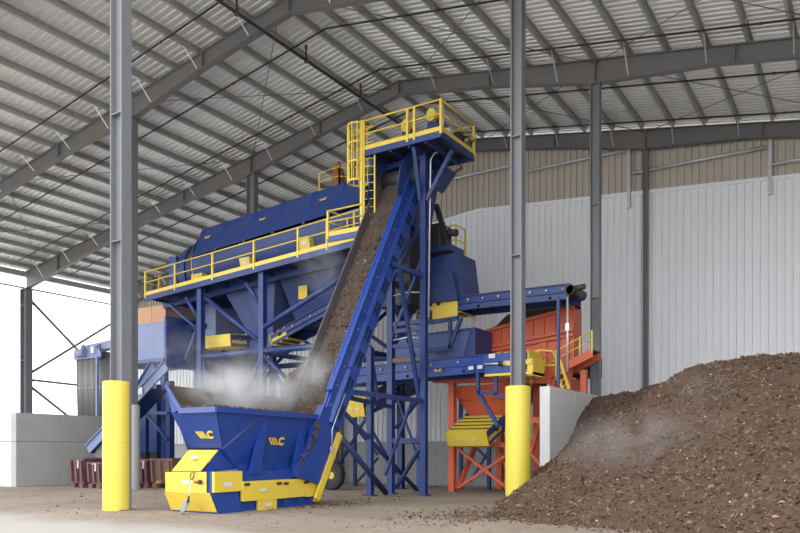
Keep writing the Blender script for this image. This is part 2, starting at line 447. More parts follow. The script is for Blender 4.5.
# girts stepping down with the gable, and hanging jambs
for (x0, y0), (x1, y1) in (((437, 179), (524, 163)), ((526, 172), (627, 150)), ((632, 174.5), (767, 147)), ((772, 166.6), (835, 153))):
    a = P(x0, y0, Y=YW-.2); b = P(x1, y1, Y=YW-.2)
    MB().tube([(a.x, YW-.22, b.z), (b.x, YW-.22, b.z)], .085, 8).build('girt_pipe', 'conduit', wb)
for px, pt, pb in ((629, 148, 208), (770, 128, 195)):
    a = P(px, pt, Y=YW-.2); b = P(px, pb, Y=YW-.2)
    MB().beam((a.x, YW-.24, b.z), (a.x, YW-.24, a.z), .16, .12, up=(0, 1, 0)).build('hanging_jamb', 'conduit', wb)
# right side (outside the frame): sheeted above, opening below shaped to light the back wall
wr = struct('wall_right_unseen', (XW, 25, 0))
MB().bx((XW, FY[0]-.5, 5.0), (XW+.2, YW, rtop(XW)+.2)).build('unseen_wall_sheet', 'liner', wr)
for y in FY: MB().bx((XW-.3, y-.15, 0), (XW, y+.15, rb(XW))).build('unseen_eave_column', 'steel', wr)

# ============================================================ concrete walls, pile
t = thing('bunker_wall', 'grey concrete bunker wall with form joints at the open left side', 'wall', (-33.4, 19.8, 0))
K = P(16, 487, Z=0); HT = 3.42
conc_me = {}
yy = K.y; n_ = 0
while yy < K.y+6.5:                                  # cast lifts, each a panel with a recessed joint
    for z0, z1 in ((0, 2.08), (2.10, HT)):
        MB().bx((K.x-.4, yy, z0), (K.x, yy+2.22, z1)).build('cast_panel', 'conc', t, .012)
    yy += 2.235
xx = K.x-.4
for k in range(5):
    for z0, z1 in ((0, 2.08), (2.10, HT)):
        MB().bx((xx-2.22, K.y, z0), (xx, K.y+.4, z1)).build('cast_panel', 'paleconc', t, .012)
    xx -= 2.235
MB().bx((K.x-.34, K.y+.06, 0), (K.x-.06, K.y+6.6, HT-.04)).build('wall_core', 'conc', t); MB().bx((K.x-11.4, K.y+.06, 0), (K.x-.35, K.y+.34, HT-.04)).build('wall_core', 'conc', t)
PWX = -9.0
a = P(550, 386, X=PWX); PWY = a.y; PWH = a.z
t = thing('push_wall', 'pale concrete push wall the compost pile leans against', 'wall', (PWX-.2, PWY+5, 0))
yy = PWY
for k in range(5):
    MB().bx((PWX-.36, yy, -.2), (PWX, yy+2.42, PWH)).build('cast_panel', 'paleconc', t, .02); yy += 2.435

# compost pile: height field rising from its toe line
TOE = [(-12.0, 40), (-10.7, 22.8), (-10.05, 21.7), (-9.75, 20.9), (-8.95, 18.9), (-8.2, 17.2), (-6.6, 16.45), (-4.2, 15.95), (0.0, 14.6), (8, 12.5), (16, 11)]
from mathutils import noise as mn
def seg(px, py, a, b):
    ax, ay = a; bx_, by = b; dx, dy = bx_-ax, by-ay
    t = max(0, min(1, ((px-ax)*dx+(py-ay)*dy)/(dx*dx+dy*dy))); cx, cy = ax+t*dx, ay+t*dy
    return math.hypot(px-cx, py-cy), (dx*(py-ay)-dy*(px-ax))
def pile_d(x, y):
    best = 1e9; sg = 1
    for a, b in zip(TOE[1:], TOE[2:]):
        d, s = seg(x, y, a, b)
        if d < best-1e-6: best = d; sg = 1 if s > 0 else -1
    return best*sg
def pile_z(x, y):
    d = pile_d(x, y)
    d += .28*mn.noise(V((x*.9, y*.9, 3.1)))+.10*mn.noise(V((x*3, y*3, 1.7)))
    cap = 4.15+.25*mn.noise(V((x*.35, y*.35, 9)))+.12*mn.noise(V((x*1.3, y*1.3, 5)))
    if x < -3: cap -= .07*(-3-x)
    z = d*.74
    z = cap-math.log(1+math.exp(-(z-cap)*-1*2.0))*0 if False else (z if z < cap-.6 else cap-.6+.6*math.tanh((z-cap+.6)/.6))
    z += .07*mn.noise(V((x*5, y*5, 2)))+.035*mn.noise(V((x*12, y*12, 4)))+.02*mn.noise(V((x*25, y*25, 8)))
    return z
mb = MB(); st_ = .075
NX, NY = int(13.2/st_), int(15.5/st_)
zs = {}; idx = {}
X0p, Y0p = -10.4, 13.6
for j in range(NY+1):
    for i in range(NX+1):
        x = X0p+i*st_; y = Y0p+j*st_
        if y > PWY-.02 and x < PWX+.02: continue
        z = pile_z(x, y)
        if z > -.12:
            idx[(i, j)] = len(mb.v); mb.v.append(V((x, y, max(z, -.05))))
for (i, j), k in idx.items():
    q = [idx.get((i, j)), idx.get((i+1, j)), idx.get((i+1, j+1)), idx.get((i, j+1))]
    if None not in q: mb.f.append(q); mb.smooth.add(len(mb.f)-1)
pile = thing('compost_pile', 'large steaming brown heap of compost filling the right foreground', 'compost pile', (-4, 20, 0))
mb.build('heap', 'soil', pile)
def chunk(mb, p, s, flat=1.0):
    ax = V((random.gauss(0, 1), random.gauss(0, 1), random.gauss(0, 1))).normalized(); R = Matrix.Rotation(random.uniform(0, 6.28), 3, ax)
    a, b, c = s*random.uniform(.6, 1.5), s*random.uniform(.5, 1.1), s*random.uniform(.3, .8)*flat
    vs = [V(p)+R @ V(q) for q in ((a, 0, 0), (-a, 0, 0), (0, b, 0), (0, -b, 0), (0, 0, c), (0, 0, -c))]
    mb.add(vs, [(0,2,4), (2,1,4), (1,3,4), (3,0,4), (2,0,5), (1,2,5), (3,1,5), (0,3,5)])
def scatter(n, smin, smax, flat, zoff, name, m, power=2.5):
    mb = MB(); k = 0
    while k < n:
        x = random.uniform(-10.2, 2.6); y = random.uniform(14, 27)
        if y > PWY-.1 and x < PWX+.1: continue
        if pile_d(x, y) < -.05: continue
        z = pile_z(x, y)
        if z < -.03: continue
        chunk(mb, (x, y, z+zoff), smin+(smax-smin)*random.random()**power, flat); k += 1
    o = mb.build(name, m, pile); o['kind'] = 'stuff'; return o
scatter(42000, .012, .07, .8, .008, 'crumbs', 'crumb')
scatter(1500, .008, .032, .5, .02, 'pale_scraps', 'chipl', 3)
mb = MB()                                            # loose crumbs strewn over the floor
for k in range(2600):
    c = random.random()
    if c < .45: x = random.gauss(-8.9, .8); y = random.gauss(17.6, 1.3)
    elif c < .7: x = random.uniform(-9, -3); y = 16.0-.3*(x+4)-abs(random.gauss(0, .35))
    elif c < .85: x = random.gauss(-14.2, .45); y = random.gauss(18.6, 1.0)
    else: x = random.uniform(-26, -8); y = random.uniform(12, 25)
    chunk(mb, (x, y, .01), .012+.05*random.random()**3, .6)
o = mb.build('spilled_compost', 'crumb'); o['kind'] = 'stuff'; o['label'] = 'brown compost crumbs strewn over the floor'; o['category'] = 'compost'

# ============================================================ feed hopper
hp = thing('feed_hopper', 'blue and yellow feed hopper with flared rim in the foreground', 'hopper', (-15.6, 16.2, 0))
def poly(name, pts, m, parent, th=.03, n=None, bevel=0):
    pts = [V(p) for p in pts]
    nn = (pts[1]-pts[0]).cross(pts[2]-pts[0]).normalized() if n is None else V(n).normalized()
    return MB().prism(pts, nn*th).build(name, m, parent, bevel)
YF, YT = 14.12, 14.32
e0, e1 = P(166, 472, Y=YF), P(207, 472, Y=YF)
f0, f1 = P(165, 492, Y=YF), P(210, 492.5, Y=YF)
g0, g1 = P(172.5, 510, Y=YT+.02), P(218, 513, Y=YT+.02)
xl, xr = f0.x, f1.x
poly('end_panel', [(e0.x, YF, f0.z), (e1.x, YF, f0.z), (e1.x, YF, e1.z), (e0.x, YF, e0.z)], 'yellow', hp, .03, (0, -1, 0), .008)
poly('lower_end_panel', [(f0.x, YF, f0.z-.01), (f1.x, YF, f1.z-.01), (g1.x, YT, .04), (g0.x, YT, .04)], 'yellow', hp, .03, (0, -1, 0), .008)
MB().prism([(f0.x-.02, YF+.03, f0.z), (f0.x-.02, YF+.03, e0.z), (f1.x+.06, YF+.03, e1.z), (f1.x+.06, YF+.03, f1.z), (g1.x+.04, YT+.03, 0), (g0.x-.0, YT+.03, 0)], (0, .9, 0)).build('tail_box', 'blue', hp)
# sloped yellow cover between tail box and bowl
c0, c1 = P(190, 450, Y=14.72), P(218.4, 450, Y=14.68)
b0, b1 = P(172.5, 472, Y=YF), P(201, 472, Y=YF)
poly('sloped_cover', [(b0.x, YF, b0.z+.01), (b1.x, YF, b1.z+.01), (c1.x, 14.68, 1.68), (c0.x, 14.70, 1.68)], 'yellow', hp, .04, (0, -.7, .7), .008)
# bowl panels
YR = 14.2                                            # rim plane at the near end
A_, B_, C_ = P(166, 385, Y=YR), P(181, 408, Y=YR), P(216, 407, Y=YR)
RX = C_.x; RZ = C_.z
q0 = V((c0.x-.02, 14.74, 1.74)); q1 = V((P(223, 449, Y=14.70).x, 14.70, 1.74))
tl = V((P(171, 409, Y=YR).x, YR+.02, RZ-.12)); tr = V((RX, YR+.02, RZ-.12))
poly('end_wall', [q0, q1, tr, tl], 'blue', hp, .03, (0, 1, 0))
poly('end_wall_upstand', [tl, (B_.x, YR, RZ-.02), (A_.x, YR, A_.z), (A_.x-.02, YR+.05, A_.z-.1)], 'blue', hp, .03, (0, 1, 0))
MB().beam(V((A_.x, YR, A_.z)), V((B_.x-.02, YR, RZ-.04)), .10, .05, up=(0, 1, 0)).build('end_rim_slope', 'bluem', hp)  # paler blue stands in for light on this upward-tilted edge
ye = P(322, 418, X=RX).y                             # far end of the rim
mid = P(262, 411, X=RX)                              # where the corner facet starts
xb = -15.15                                          # foot of the sloped side wall
bot0 = P(237, 471, X=xb+.02); yb0 = bot0.y; zb0 = 1.16; yb1 = P(305, 469, X=xb).y
poly('corner_facet', [q1, (RX, mid.y, RZ-.12), tr], 'blue', hp, .03, (-1, 0, 0))
poly('side_wall', [q1, (xb, yb0, zb0), (xb, yb1, zb0), (RX, ye, RZ-.12), (RX, mid.y, RZ-.12)], 'blue', hp, .03, (-1, 0, 0))
MB().tube([q1+V((.015, -.01, 0)), V((RX+.015, mid.y, RZ-.13))], .018, 6).build('facet_seam', 'bluem', hp)
poly('lower_corner_plate', [q1, (xb, yb0, zb0), (b1.x+.02, YF+.06, 1.1), (c1.x, 14.70, 1.70)], 'blue', hp, .03, (-1, 0, 0))
# rim lip on the end and along the side
MB().beam((B_.x-.05, YR-.03, RZ-.06), (RX+.04, YR-.03, RZ-.06), .07, .15).build('end_rim', 'bluem', hp)  # paler blue paints in the sky light on the upturned lip
MB().beam((RX+.03, YR-.03, RZ-.06), (RX+.03, ye+.1, RZ-.06-.05), .10, .15).build('side_rim', 'blue', hp)
# back wall, taller, soiled inside, and its own rim
A2 = V((A_.x-.05, ye+.6, A_.z-.08))
poly('back_wall', [(A_.x, YR, A_.z), A2, (-16.45, ye+.6, 1.2), (-16.3, 14.75, 1.6)], 'soilbelt', hp, .02, (-1, 0, 0))
poly('back_wall_skin', [(A_.x-.03, YR, A_.z), A2+V((-.03, 0, 0)), (-16.5, ye+.6, 1.2), (-16.35, 14.75, 1.6)], 'blue', hp, .03, (-1, 0, 0))
# compost inside
mb = MB(); n = 26; m_ = 14
for j in range(n+1):
    for i in range(m_+1):
        u = i/m_; v = j/n; x = (A_.x+.05)*(1-u)+(RX-.05)*u; y = YR+.05+(ye+1.2-YR)*v
        z = RZ-.14+.10*(1-u)+.35*v*v*(1-u)+.09*mn.noise(V((x*3, y*3, 1)))+.04*mn.noise(V((x*9, y*9, 2)))+(.22 if u < .15 else 0)*(1-u/.15)
        mb.v.append(V((x, y, z)))
mb.f = [[j*(m_+1)+i, j*(m_+1)+i+1, (j+1)*(m_+1)+i+1, (j+1)*(m_+1)+i] for j in range(n) for i in range(m_)]
o = tag(mb.build('hopper_load', 'soil'), 'brown steaming compost heaped inside the blue feed hopper', 'compost')
mb = MB()
for k in range(420):
    v = random.random(); y = YR+.02+(ye+.3-YR)*v; chunk(mb, (RX-.03+random.uniform(-.10, .05), y, RZ+.0+random.uniform(-.01, .045)-.05*v), .02+.035*random.random(), .8)
for k in range(140):
    u = random.random(); x = B_.x+(RX-B_.x)*u; chunk(mb, (x, YR+.0+random.uniform(-.02, .05), RZ+random.uniform(0, .05)), .02+.03*random.random(), .8)
for k in range(260):                                # streak of spill down the curve of the conveyor tail
    v = random.random(); chunk(mb, (-14.54, 18.25-1.0*v**1.6+random.gauss(0, .06), 2.6-1.45*v+random.gauss(0, .05)), .015+.03*random.random(), .6)
o = mb.build('rim_crumbs', 'crumb', hp); o['kind'] = 'stuff'
# gusset ribs on the side wall
def gusset(xt, yt, xb0, xb1, yb):
    top = P(xt, yt, X=RX); l = P(xb0, yb, X=xb+.30); r = P(xb1, yb, X=xb+.30)
    w = .16
    MB().prism([(RX+.0, top.y-.05, RZ-.14), (RX+.0, top.y+.09, RZ-.14), (xb+.34, r.y, 1.02), (xb+.34, l.y, 1.02)], (-.14, 0, 0)).build('gusset_rib', 'blue', hp)
    MB().prism([(RX-.02, top.y+.09, RZ-.14), (xb+.34, r.y, 1.02), (xb-.02, r.y+.05, 1.02), (RX-.06, top.y+.12, RZ-.14)], (0, -.02, 0)).build('gusset_plate', 'blue', hp)
gusset(267, 418, 250, 259, 474); gusset(305, 421, 293, 301, 474)
# base ledge and skirts along the long side
XS = -14.83
def yat(px, x=XS): return P(px, 480, X=x).y
MB().bx((XS-.05, yat(214), .92), (xb-.2, yat(322), 1.12)).build('ledge', 'blue', hp)
MB().bx((XS+.0, yat(243), .82), (xb-.2, yat(318), 1.0)).build('ledge_face', 'blue', hp)
for px in (246, 262, 280): MB().bx((xb-.02, yat(px), 1.12), (xb+.06, yat(px)+.8, 1.30)).build('bearing_plate', 'blue', hp)
MB().prism([(XS-.02, YT+.03, 0), (XS-.02, yat(312), 0), (XS-.02, yat(312), .95), (XS-.02, YF+.2, .95), (XS-.02, YF+.05, .56)], (-.06, 0, 0)).build('side_skirt', 'blue', hp)
for a, b in ((262, 266), (283, 288), (297, 301), (308, 312)):
    MB().bx((XS-.02, yat(a), 0), (XS+.05, yat(b), .5)).build('skirt_post', 'blue', hp)
MB().bx((XS-.3, YF+.2, 0), (XS-1.75, yat(318), 1.0)).build('base_frame', 'blue', hp)
def ybox(a, b, z0, z1, x=XS+.10, dx=.10): return MB().bx((x, yat(a, x), z0), (x-dx, yat(b, x), z1)).build('side_guard', 'yellow', hp, .01)
Zs = lambda px, py, x: P(px, py, X=x).z
x1_ = XS+.10
g1_ = ybox(214.5, 242.5, Zs(228, 492, x1_), Zs(228, 471.5, x1_)); sticker(hp, (x1_, yat(228, x1_), .78), (0, 1, 0), (0, 0, 1), .30, .12, (1, 0, 0))
ybox(243, 306, Zs(275, 499, x1_+.03), Zs(275, 480, x1_+.03), x1_+.03)
ybox(306.5, 321, Zs(312, 496.5, x1_+.03), Zs(312, 478.5, x1_+.03), x1_+.03)
ybox(304, 316, Zs(310, 478, x1_), Zs(310, 470, x1_), x1_)
ybox(259, 277, Zs(268, 512, x1_+.02), Zs(268, 499, x1_+.02), x1_+.02)
for px, py in ((263, 490), (268, 504.5), (310, 474)):
    sticker(hp, P(px, py, X=x1_+.035), (0, 1, 0), (0, 0, 1), .26, .10, (1, 0, 0))
for px, py in ((247, 484.5), (279, 483.5), (286, 483.5), (306, 482.5)):
    sticker(hp, P(px, py, X=x1_+.035), (0, 1, 0), (0, 0, 1), .22, .07, (1, 0, 0), 'black').name = 'hand_slot'
for p, w in ((P(186, 482, Y=YF-.03), .26), ):
    sticker(hp, p, (1, 0, 0), (0, 0, 1), w, .10, (0, -1, 0))
sticker(hp, P(195.5, 459, Y=14.38)+V((0, -.06, .03)), (1, 0, 0), (0, .7, .7), .26, .10, (0, -.7, .7))
for s, px in ((1, 201), (-1, 163)):                 # screw take-up shafts
    p = P(px, 482, Y=YF-.04)
    MB().tube([p+V((0, 0, 0)), p+V((.0, -.22, 0))], .035, 8).build('take_up_screw', 'rust', hp)
    MB().tube([p+V((0, -.02, 0)), p+V((0, -.07, 0))], .07, 6).build('nut', 'dark', hp)
nrm = (q1-q0).cross(tl-q0).normalized()
if nrm.y > 0: nrm = -nrm
pc = P(204, 434.5, Y=14.45); k = (q0-pc).dot(nrm); pc = pc+V((0, 1, 0))*(k/nrm.y)
logo(hp, pc, (1, 0, 0), (0, -.38, 1), .33, nrm)
sn = V((zb0-RZ+.12, 0, xb-RX)); sn = V((1.5, 0, -.45)).normalized()
sw = (V((RX, ye, RZ-.12))-V((xb, yb1, zb0))).normalized()
pc = P(275.5, 441, X=-14.85); tt = (pc.z-zb0)/(RZ-.12-zb0); pc.x = xb+(RX-xb)*tt; pc.y = P(275.5, 441, X=pc.x).y
logo(hp, pc+V((.03, 0, 0)), (0, 1, 0), (sw.x, 0, sw.z), .36, (1, 0, -.3))

# shovel leaning on the hopper's yellow end
t = thing('shovel', 'shovel with grey blade leaning against the yellow end of the hopper', 'shovel', P(184, 515, Z=0))
s0 = P(183, 514, Y=13.62); s0.z = .03; s1 = P(188.5, 500, Y=13.92); s2 = P(191.5, 480, Y=14.00); s3 = P(193, 477.5, Y=14.03)
dv = (s1-s0).normalized(); sd = dv.cross(V((0, -1, .3))).normalized()
mb = MB(); L = []
for k in range(6):
    v = k/5; p = s0+(s1-s0)*v; w = [.02, .09, .13, .14, .135, .11][k]
    L.append([p-sd*w+V((0, -.035, 0)), p-sd*w*.5+V((0, .0, 0)), p+V((0, .012, 0)), p+sd*w*.5+V((0, .0, 0)), p+sd*w+V((0, -.035, 0)), p+sd*w+V((0, -.045, 0)), p+V((0, 0, 0)), p-sd*w+V((0, -.045, 0))])
mb.loft(L); mb.build('blade', 'shovel', t)
MB().tube([s1-dv*.1, s1+(s2-s1)*.18], .028, 8).build('socket', 'dark', t)
MB().tube([s1+(s2-s1)*.15, s2], .018, 8).build('shaft', 'wood', t)
d3 = (s2-s1).normalized()
MB().tube([s2-d3*.02, s2+d3*.06-sd*.06, s2+d3*.20-sd*.065, s2+d3*.20+sd*.065, s2+d3*.06+sd*.06, s2-d3*.02], .015, 6).build('grip', 'black', t)

# ============================================================ steep feed conveyor out of the hopper
CXL, CXR, CXO = -15.9, -14.75, -14.5
def cv(s, o=0.0, x=0.0):                             # s along the belt from (Y 19.5, Z 4.66), o along its normal (up and to the front)
    return V((x, 19.5+s*.5-o*.866, 4.66+s*.866+o*.5))
S0, S1 = -3.9, 8.75
fc = thing('inclined_conveyor', 'steep blue belt conveyor carrying compost up from the hopper to the high platform', 'conveyor', (-15.3, 19, 0))
mb = MB()                                            # belt with its load of compost
nS, nW = 120, 12
for j in range(nS+1):
    s = S0+(S1-S0)*j/nS
    for i in range(nW+1):
        u = i/nW; x = CXL+.04+(CXR-CXL-.08)*u
        h = -.20+.10*math.sin(math.pi*u)*.6+.07*mn.noise(V((x*4, s*2.2, 1)))+.03*mn.noise(V((x*11, s*9, 2)))
        if s > 6.8: h -= .10*min(1, (s-6.8)/.8)
        mb.v.append(cv(s, h, x))
mb.f = [[j*(nW+1)+i, j*(nW+1)+i+1, (j+1)*(nW+1)+i+1, (j+1)*(nW+1)+i] for j in range(nS) for i in range(nW)]
belt = mb.build('loaded_belt', 'soilbelt', fc)
mb = MB()
for k in range(900):
    s = random.uniform(S0, 6.6); x = random.uniform(CXL+.1, CXR-.1); chunk(mb, cv(s, -.13+random.uniform(-.02, .03), x), .02+.05*random.random()**2, .8)
o = mb.build('belt_crumbs', 'crumb', fc); o['kind'] = 'stuff'
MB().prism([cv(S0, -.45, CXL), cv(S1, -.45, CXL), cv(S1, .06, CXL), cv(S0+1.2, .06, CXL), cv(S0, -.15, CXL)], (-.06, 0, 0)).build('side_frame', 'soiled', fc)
MB().prism([cv(S0, -.50, CXR), cv(S1, -.50, CXR), cv(S1, .0, CXR), cv(-.6, .0, CXR), cv(-1.4, -.12, CXR), cv(S0, -.16, CXR)], (.08, 0, 0)).build('side_frame', 'blue', fc)
MB().beam(cv(-1.2, -.04, CXR+.12), cv(S1, -.04, CXR+.12), .24, .05, up=(0, -.866, .5)).build('top_flange', 'blue', fc)
MB().prism([cv(S0+.3, -.52, CXR+.06), cv(S1, -.52, CXR+.06), cv(S1, -.16, CXR+.06), cv(S0+.6, -.16, CXR+.06)], (.10, 0, 0)).build('outer_web', 'blue', fc)
# slotted guard plates down the side, each plate a bolted piece with two slots
segs = 5; a0 = -2.15; ln = (8.3-a0)/segs
for k in range(segs):
    s0 = a0+k*ln+.03; s1 = a0+(k+1)*ln-.03
    nx_ = CXO+.03
    mb = MB(); pts_o = [(s0, -.50), (s1, -.50), (s1, -.95), (s0, -.95)]
    sl_ = [(s0+(s1-s0)*f, .26) for f in (.25, .75)]
    # plate as strips around the two slots
    def strip(sa, sb, oa, ob): mb.prism([cv(sa, oa, nx_), cv(sb, oa, nx_), cv(sb, ob, nx_), cv(sa, ob, nx_)], (-.04, 0, 0))
    strip(s0, s1, -.50, -.57); strip(s0, s1, -.87, -.95)
    strip(s0, sl_[0][0]-.28, -.57, -.87); strip(sl_[0][0]+.28, sl_[1][0]-.28, -.57, -.87); strip(sl_[1][0]+.28, s1, -.57, -.87)
    for c_, _ in sl_: strip(c_-.28, c_+.28, -.71, -.735)
    pl = mb.build('slotted_guard', 'blue', fc)
    MB().prism([cv(s0, -.5, nx_), cv(s1, -.5, nx_), cv(s1, -.42, nx_-.12), cv(s0, -.42, nx_-.12)], (-.02, 0, 0)).build('guard_bend', 'blue', pl)
    MB().prism([cv(s1, -.46, nx_+.01), cv(s1+.09, -.46, nx_+.01), cv(s1+.09, -.97, nx_+.01), cv(s1, -.97, nx_+.01)], (-.1, 0, 0)).build('splice_bar', 'blue', pl)
MB().prism([cv(-1.9, -.55, CXO-.03), cv(8.3, -.55, CXO-.03), cv(8.3, -.9, CXO-.03), cv(-1.9, -.9, CXO-.03)], (-.02, 0, 0)).build('slot_shade_plate', 'black', fc)  # black sheet added behind the slots, standing in for the shade inside
MB().prism([cv(S0+.2, -.50, CXL), cv(S1, -.50, CXL), cv(S1, -.92, CXL), cv(S0+.2, -.92, CXL)], (.03, 0, 0)).build('far_guard', 'bluep', fc)
for k in range(9):
    s = -1.2+k*1.1
    MB().tube([cv(s, -.8, CXL+.02), cv(s, -.8, CXR)], .06, 8).build('return_roller', 'dark', fc)
for k in range(13):
    s = -1.6+k*.75
    MB().tube([cv(s, -.30, CXR+.15), cv(s, -.30, CXR+.175)], .02, 6).build('bolt_head', 'conduit', fc)
# tail: curved lower frame and yellow guard over the return strand
MB().prism([V((CXO-.06, 17.35, .9)), V((CXO-.06, 18.7, .55)), V((CXO-.06, 18.9, 1.6)), cv(-1.8, -.95, CXO-.06), cv(-1.8, .0, CXO-.06), V((CXO-.06, 18.2, 2.4)), V((CXO-.06, 18.0, 1.9)), V((CXO-.06, 17.75, 1.45)), V((CXO-.06, 17.4, 1.15))], (-.25, 0, 0)).build('tail_frame', 'blue', fc)
y0_, y1_ = P(318, 500, X=CXO), P(341, 434, X=CXO)
mb = MB(); dv = (y1_-y0_).normalized(); pn = V((0, dv.z, -dv.y))
mb.prism([y0_-pn*.13, y1_-pn*.13, y1_+pn*.13, y0_+pn*.13], (-.08, 0, 0)); mb.prism([y0_+pn*.13, y1_+pn*.13, y1_+pn*.10, y0_+pn*.10], (-1.3, 0, 0))
mb.build('return_guard', 'yellow', fc)
pts = [P(332, 449, X=CXO+.06), P(332, 430, X=CXO+.06), P(345, 394, X=CXO+.06)]
MB().tube(pts, .016, 6).build('conduit', 'conduit', fc)
MB().box(pts[0], (.06, .12, .16)).build('switch_box', 'conduit', fc)
fl0, fl1, fl2 = P(309, 360, X=CXL-.02), P(289, 374, X=-16.45), P(280, 388, X=-16.6)
MB().prism([fl0, fl1, fl2, V((-16.5, fl2.y+.3, 2.2)), cv(-2.6, -.3, CXL-.02)], (-.03, 0, 0)).build('trough_flare', 'soilbelt', fc)
# head: pulley, hood and drive on the platform
hd = cv(8.6, -.35)
MB().tube([V((CXL-.1, hd.y, hd.z)), V((CXR+.4, hd.y, hd.z))], .36, 16).build('head_pulley', 'dark', fc)
for x in (CXL-.05, CXR+.12):
    MB().prism([cv(7.2, .25, x), cv(8.2, .55, x), cv(9.3, .35, x), cv(9.4, -.5, x), cv(8.2, -.9, x), cv(7.2, -.6, x)], (.04, 0, 0)).build('head_cheek', 'bluep', fc)

# ============================================================ support tower of the conveyor
tw = thing('conveyor_tower', 'blue braced steel tower carrying the conveyor head and the high platform', 'support frame', (-15, 24, 0))
L1, L2, L3, L4 = V((-15.81, 22.93, 0)), V((-15.85, 24.4, 0)), V((-16.0, 26.85, 0)), V((-14.13, 24.0, 0))
L4b = V((-14.13, 25.3, 0))
def leg(p, zt, w=.26, m='bluep', par=tw):
    MB().ibeam((p.x, p.y, .03), (p.x, p.y, zt), w, w, .03, up=(0, 1, 0)).build('leg', m, par)
    MB().box((p.x, p.y, .02), (w+.18, w+.18, .04)).build('base_plate', m, par)
leg(L1, 5.5, .21); leg(L2, 8.4, .24); leg(L3, 8.0, .22); leg(L4, 12.75, .23)
def strut(a, b, w=.12, m='bluep', par=tw, name='brace', h=None): MB().beam(a, b, w, h or w).build(name, m, par)
def tubeb(a, b, r=.10, m='bluep', par=tw, name='tube_brace'): MB().tube([a, b], r, 10).build(name, m, par)
X4 = -14.15
strut(P(345, 391, X=CXO-.1), P(421, 401, X=X4), .16, name='beam'); strut(P(345, 397, X=-15.9), P(392, 407, X=-15.85), .14, name='beam')
strut(P(390, 263, X=CXO-.05), P(421.5, 276, X=X4), .16, name='beam')
strut(P(399, 268, X=X4-.2), P(411, 346, X=X4-.2), .13); strut(P(411, 346, X=X4-.2), P(419, 398, X=X4-.2), .13)
strut(P(397, 268, X=-15.8), P(410, 300, X=-15.8), .08)
tubeb(P(337, 405, X=-15.85), P(417, 490, X=-15.9), .09); tubeb(P(343, 440, X=-15.5), P(386, 493, X=-15.6), .11)
strut(P(398, 400, X=-15.5), P(423, 472, X=X4-.1), .07); strut(P(413, 398, X=X4-.15), P(385, 475, X=-15.8), .09)
strut(P(421, 447, X=X4-.1), P(396, 488, X=-15.8), .12); strut(P(417, 402, X=-15.9), P(396, 428, X=-15.9), .12)
for py in (325, 332, 347, 361):
    a = P(391, py, X=L2.x); MB().beam((L2.x, L2.y, a.z), (L4.x, L4.y, a.z-.05), .12, .16).build('beam', 'bluep' if py != 361 else 'brownbin', tw)
for z in (2.05, ):
    MB().beam((L2.x, L2.y, z), (L4.x, L4.y, z), .12, .2).build('beam', 'bluep', tw); MB().beam((L2.x, L2.y, z), (L3.x, L3.y, z), .12, .2).build('beam', 'bluep', tw)
strut(P(370, 345, X=L1.x), P(378, 400, X=L1.x), .10); strut((L2.x, L2.y, 8.2), (L4.x, L4.y, 10.2), .12); strut((L2.x, L2.y, 5.9), (L4.x, L4.y, 8.9), .12)
strut((L2.x, L2.y, 5.5), (L3.x, L3.y, 8.0), .12); strut((L3.x, L3.y, 5.0), (L2.x, L2.y, 7.6), .12)
MB().beam((L2.x, L2.y, 8.2), (L3.x, L3.y, 8.0), .16, .2).build('beam', 'bluep', tw)
for k, z in enumerate((5.9, 7.6)):                   # small pipework clamped on leg
    MB().tube([(L2.x+.25, L2.y-.2, z), (L2.x+.9, L2.y-.25, z+.05), (L2.x+1.4, L2.y-.2, z)], .03, 6).build('conduit', 'conduit', tw)
pc_ = [P(426.5, 316, X=X4+.2), P(431.5, 165, X=X4+.2), P(433, 155, X=X4+.2), P(445, 150, X=X4+.4), P(447, 144, X=X4+.4)]
MB().tube([P(428.5, 318, X=X4+.2), P(430.5, 160, X=X4+.2), P(434, 153.5, X=X4+.35), P(446, 148, X=X4+.6)], .035, 6).build('conduit', 'conduit', tw)
MB().tube([P(429.5, 152, X=X4), P(424, 148, X=X4), P(441, 141, X=X4+.5), P(442, 136, X=X4+.5)], .03, 6).build('conduit', 'conduit', tw)

# ============================================================ handrail helper
def rail(parent, pts, h=1.07, posts=None, m='yellow', toe=True, mid=True, r=.024, ps=.055, first=True, last=True):
    """railing along floor points: posts, top rail, mid rail and toe board as parts"""
    pts = [V(p) for p in pts]
    for a, b in zip(pts, pts[1:]):
        ez = V((0, 0, 1))
        MB().tube([a+ez*h, b+ez*h], r, 8).build('top_rail', m, parent)
        if mid: MB().tube([a+ez*h*.55, b+ez*h*.55], r*.9, 8).build('mid_rail', m, parent)
        if toe: MB().beam(a+ez*.06, b+ez*.06, .03, .17).build('toe_board', m, parent)
    for p in (posts if posts is not None else pts):
        p = V(p); MB().beam(p+V((0, 0, -.12)), p+V((0, 0, h+.015)), ps, ps, up=(0, 1, 0)).build('post', m, parent)

# ============================================================ high service platform
pf = thing('service_platform', 'high blue service platform with yellow guard rails at the conveyor head', 'platform', (-14.5, 24.2, 12.9))
PZ = 12.88; pa, pb, pc2 = P(363.5, 150, Y=23.0), P(441, 130.5, Y=23.0), 25.55
x0_, x1p = pa.x, pb.x
MB().bx((x0_, 23.0, PZ-.06), (x1p, pc2, PZ)).build('deck_plate', 'dark', pf)
for a, b in (((x0_, 23.02), (x1p, 23.02)), ((x1p-.03, 23), (x1p-.03, pc2)), ((x0_, pc2), (x1p, pc2)), ((x0_+.03, 23), (x0_+.03, pc2))):
    MB().beam((*a, PZ-.13), (*b, PZ-.13), .1, .22).build('edge_beam', 'bluep', pf)
for x in (-15.95, -15.0, -14.2, -13.5):
    MB().beam((x, 23.05, PZ-.18), (x, pc2, PZ-.18), .1, .22).build('joist', 'bluep', pf)
zz = PZ
pmid = P(412, 138, Y=23).x
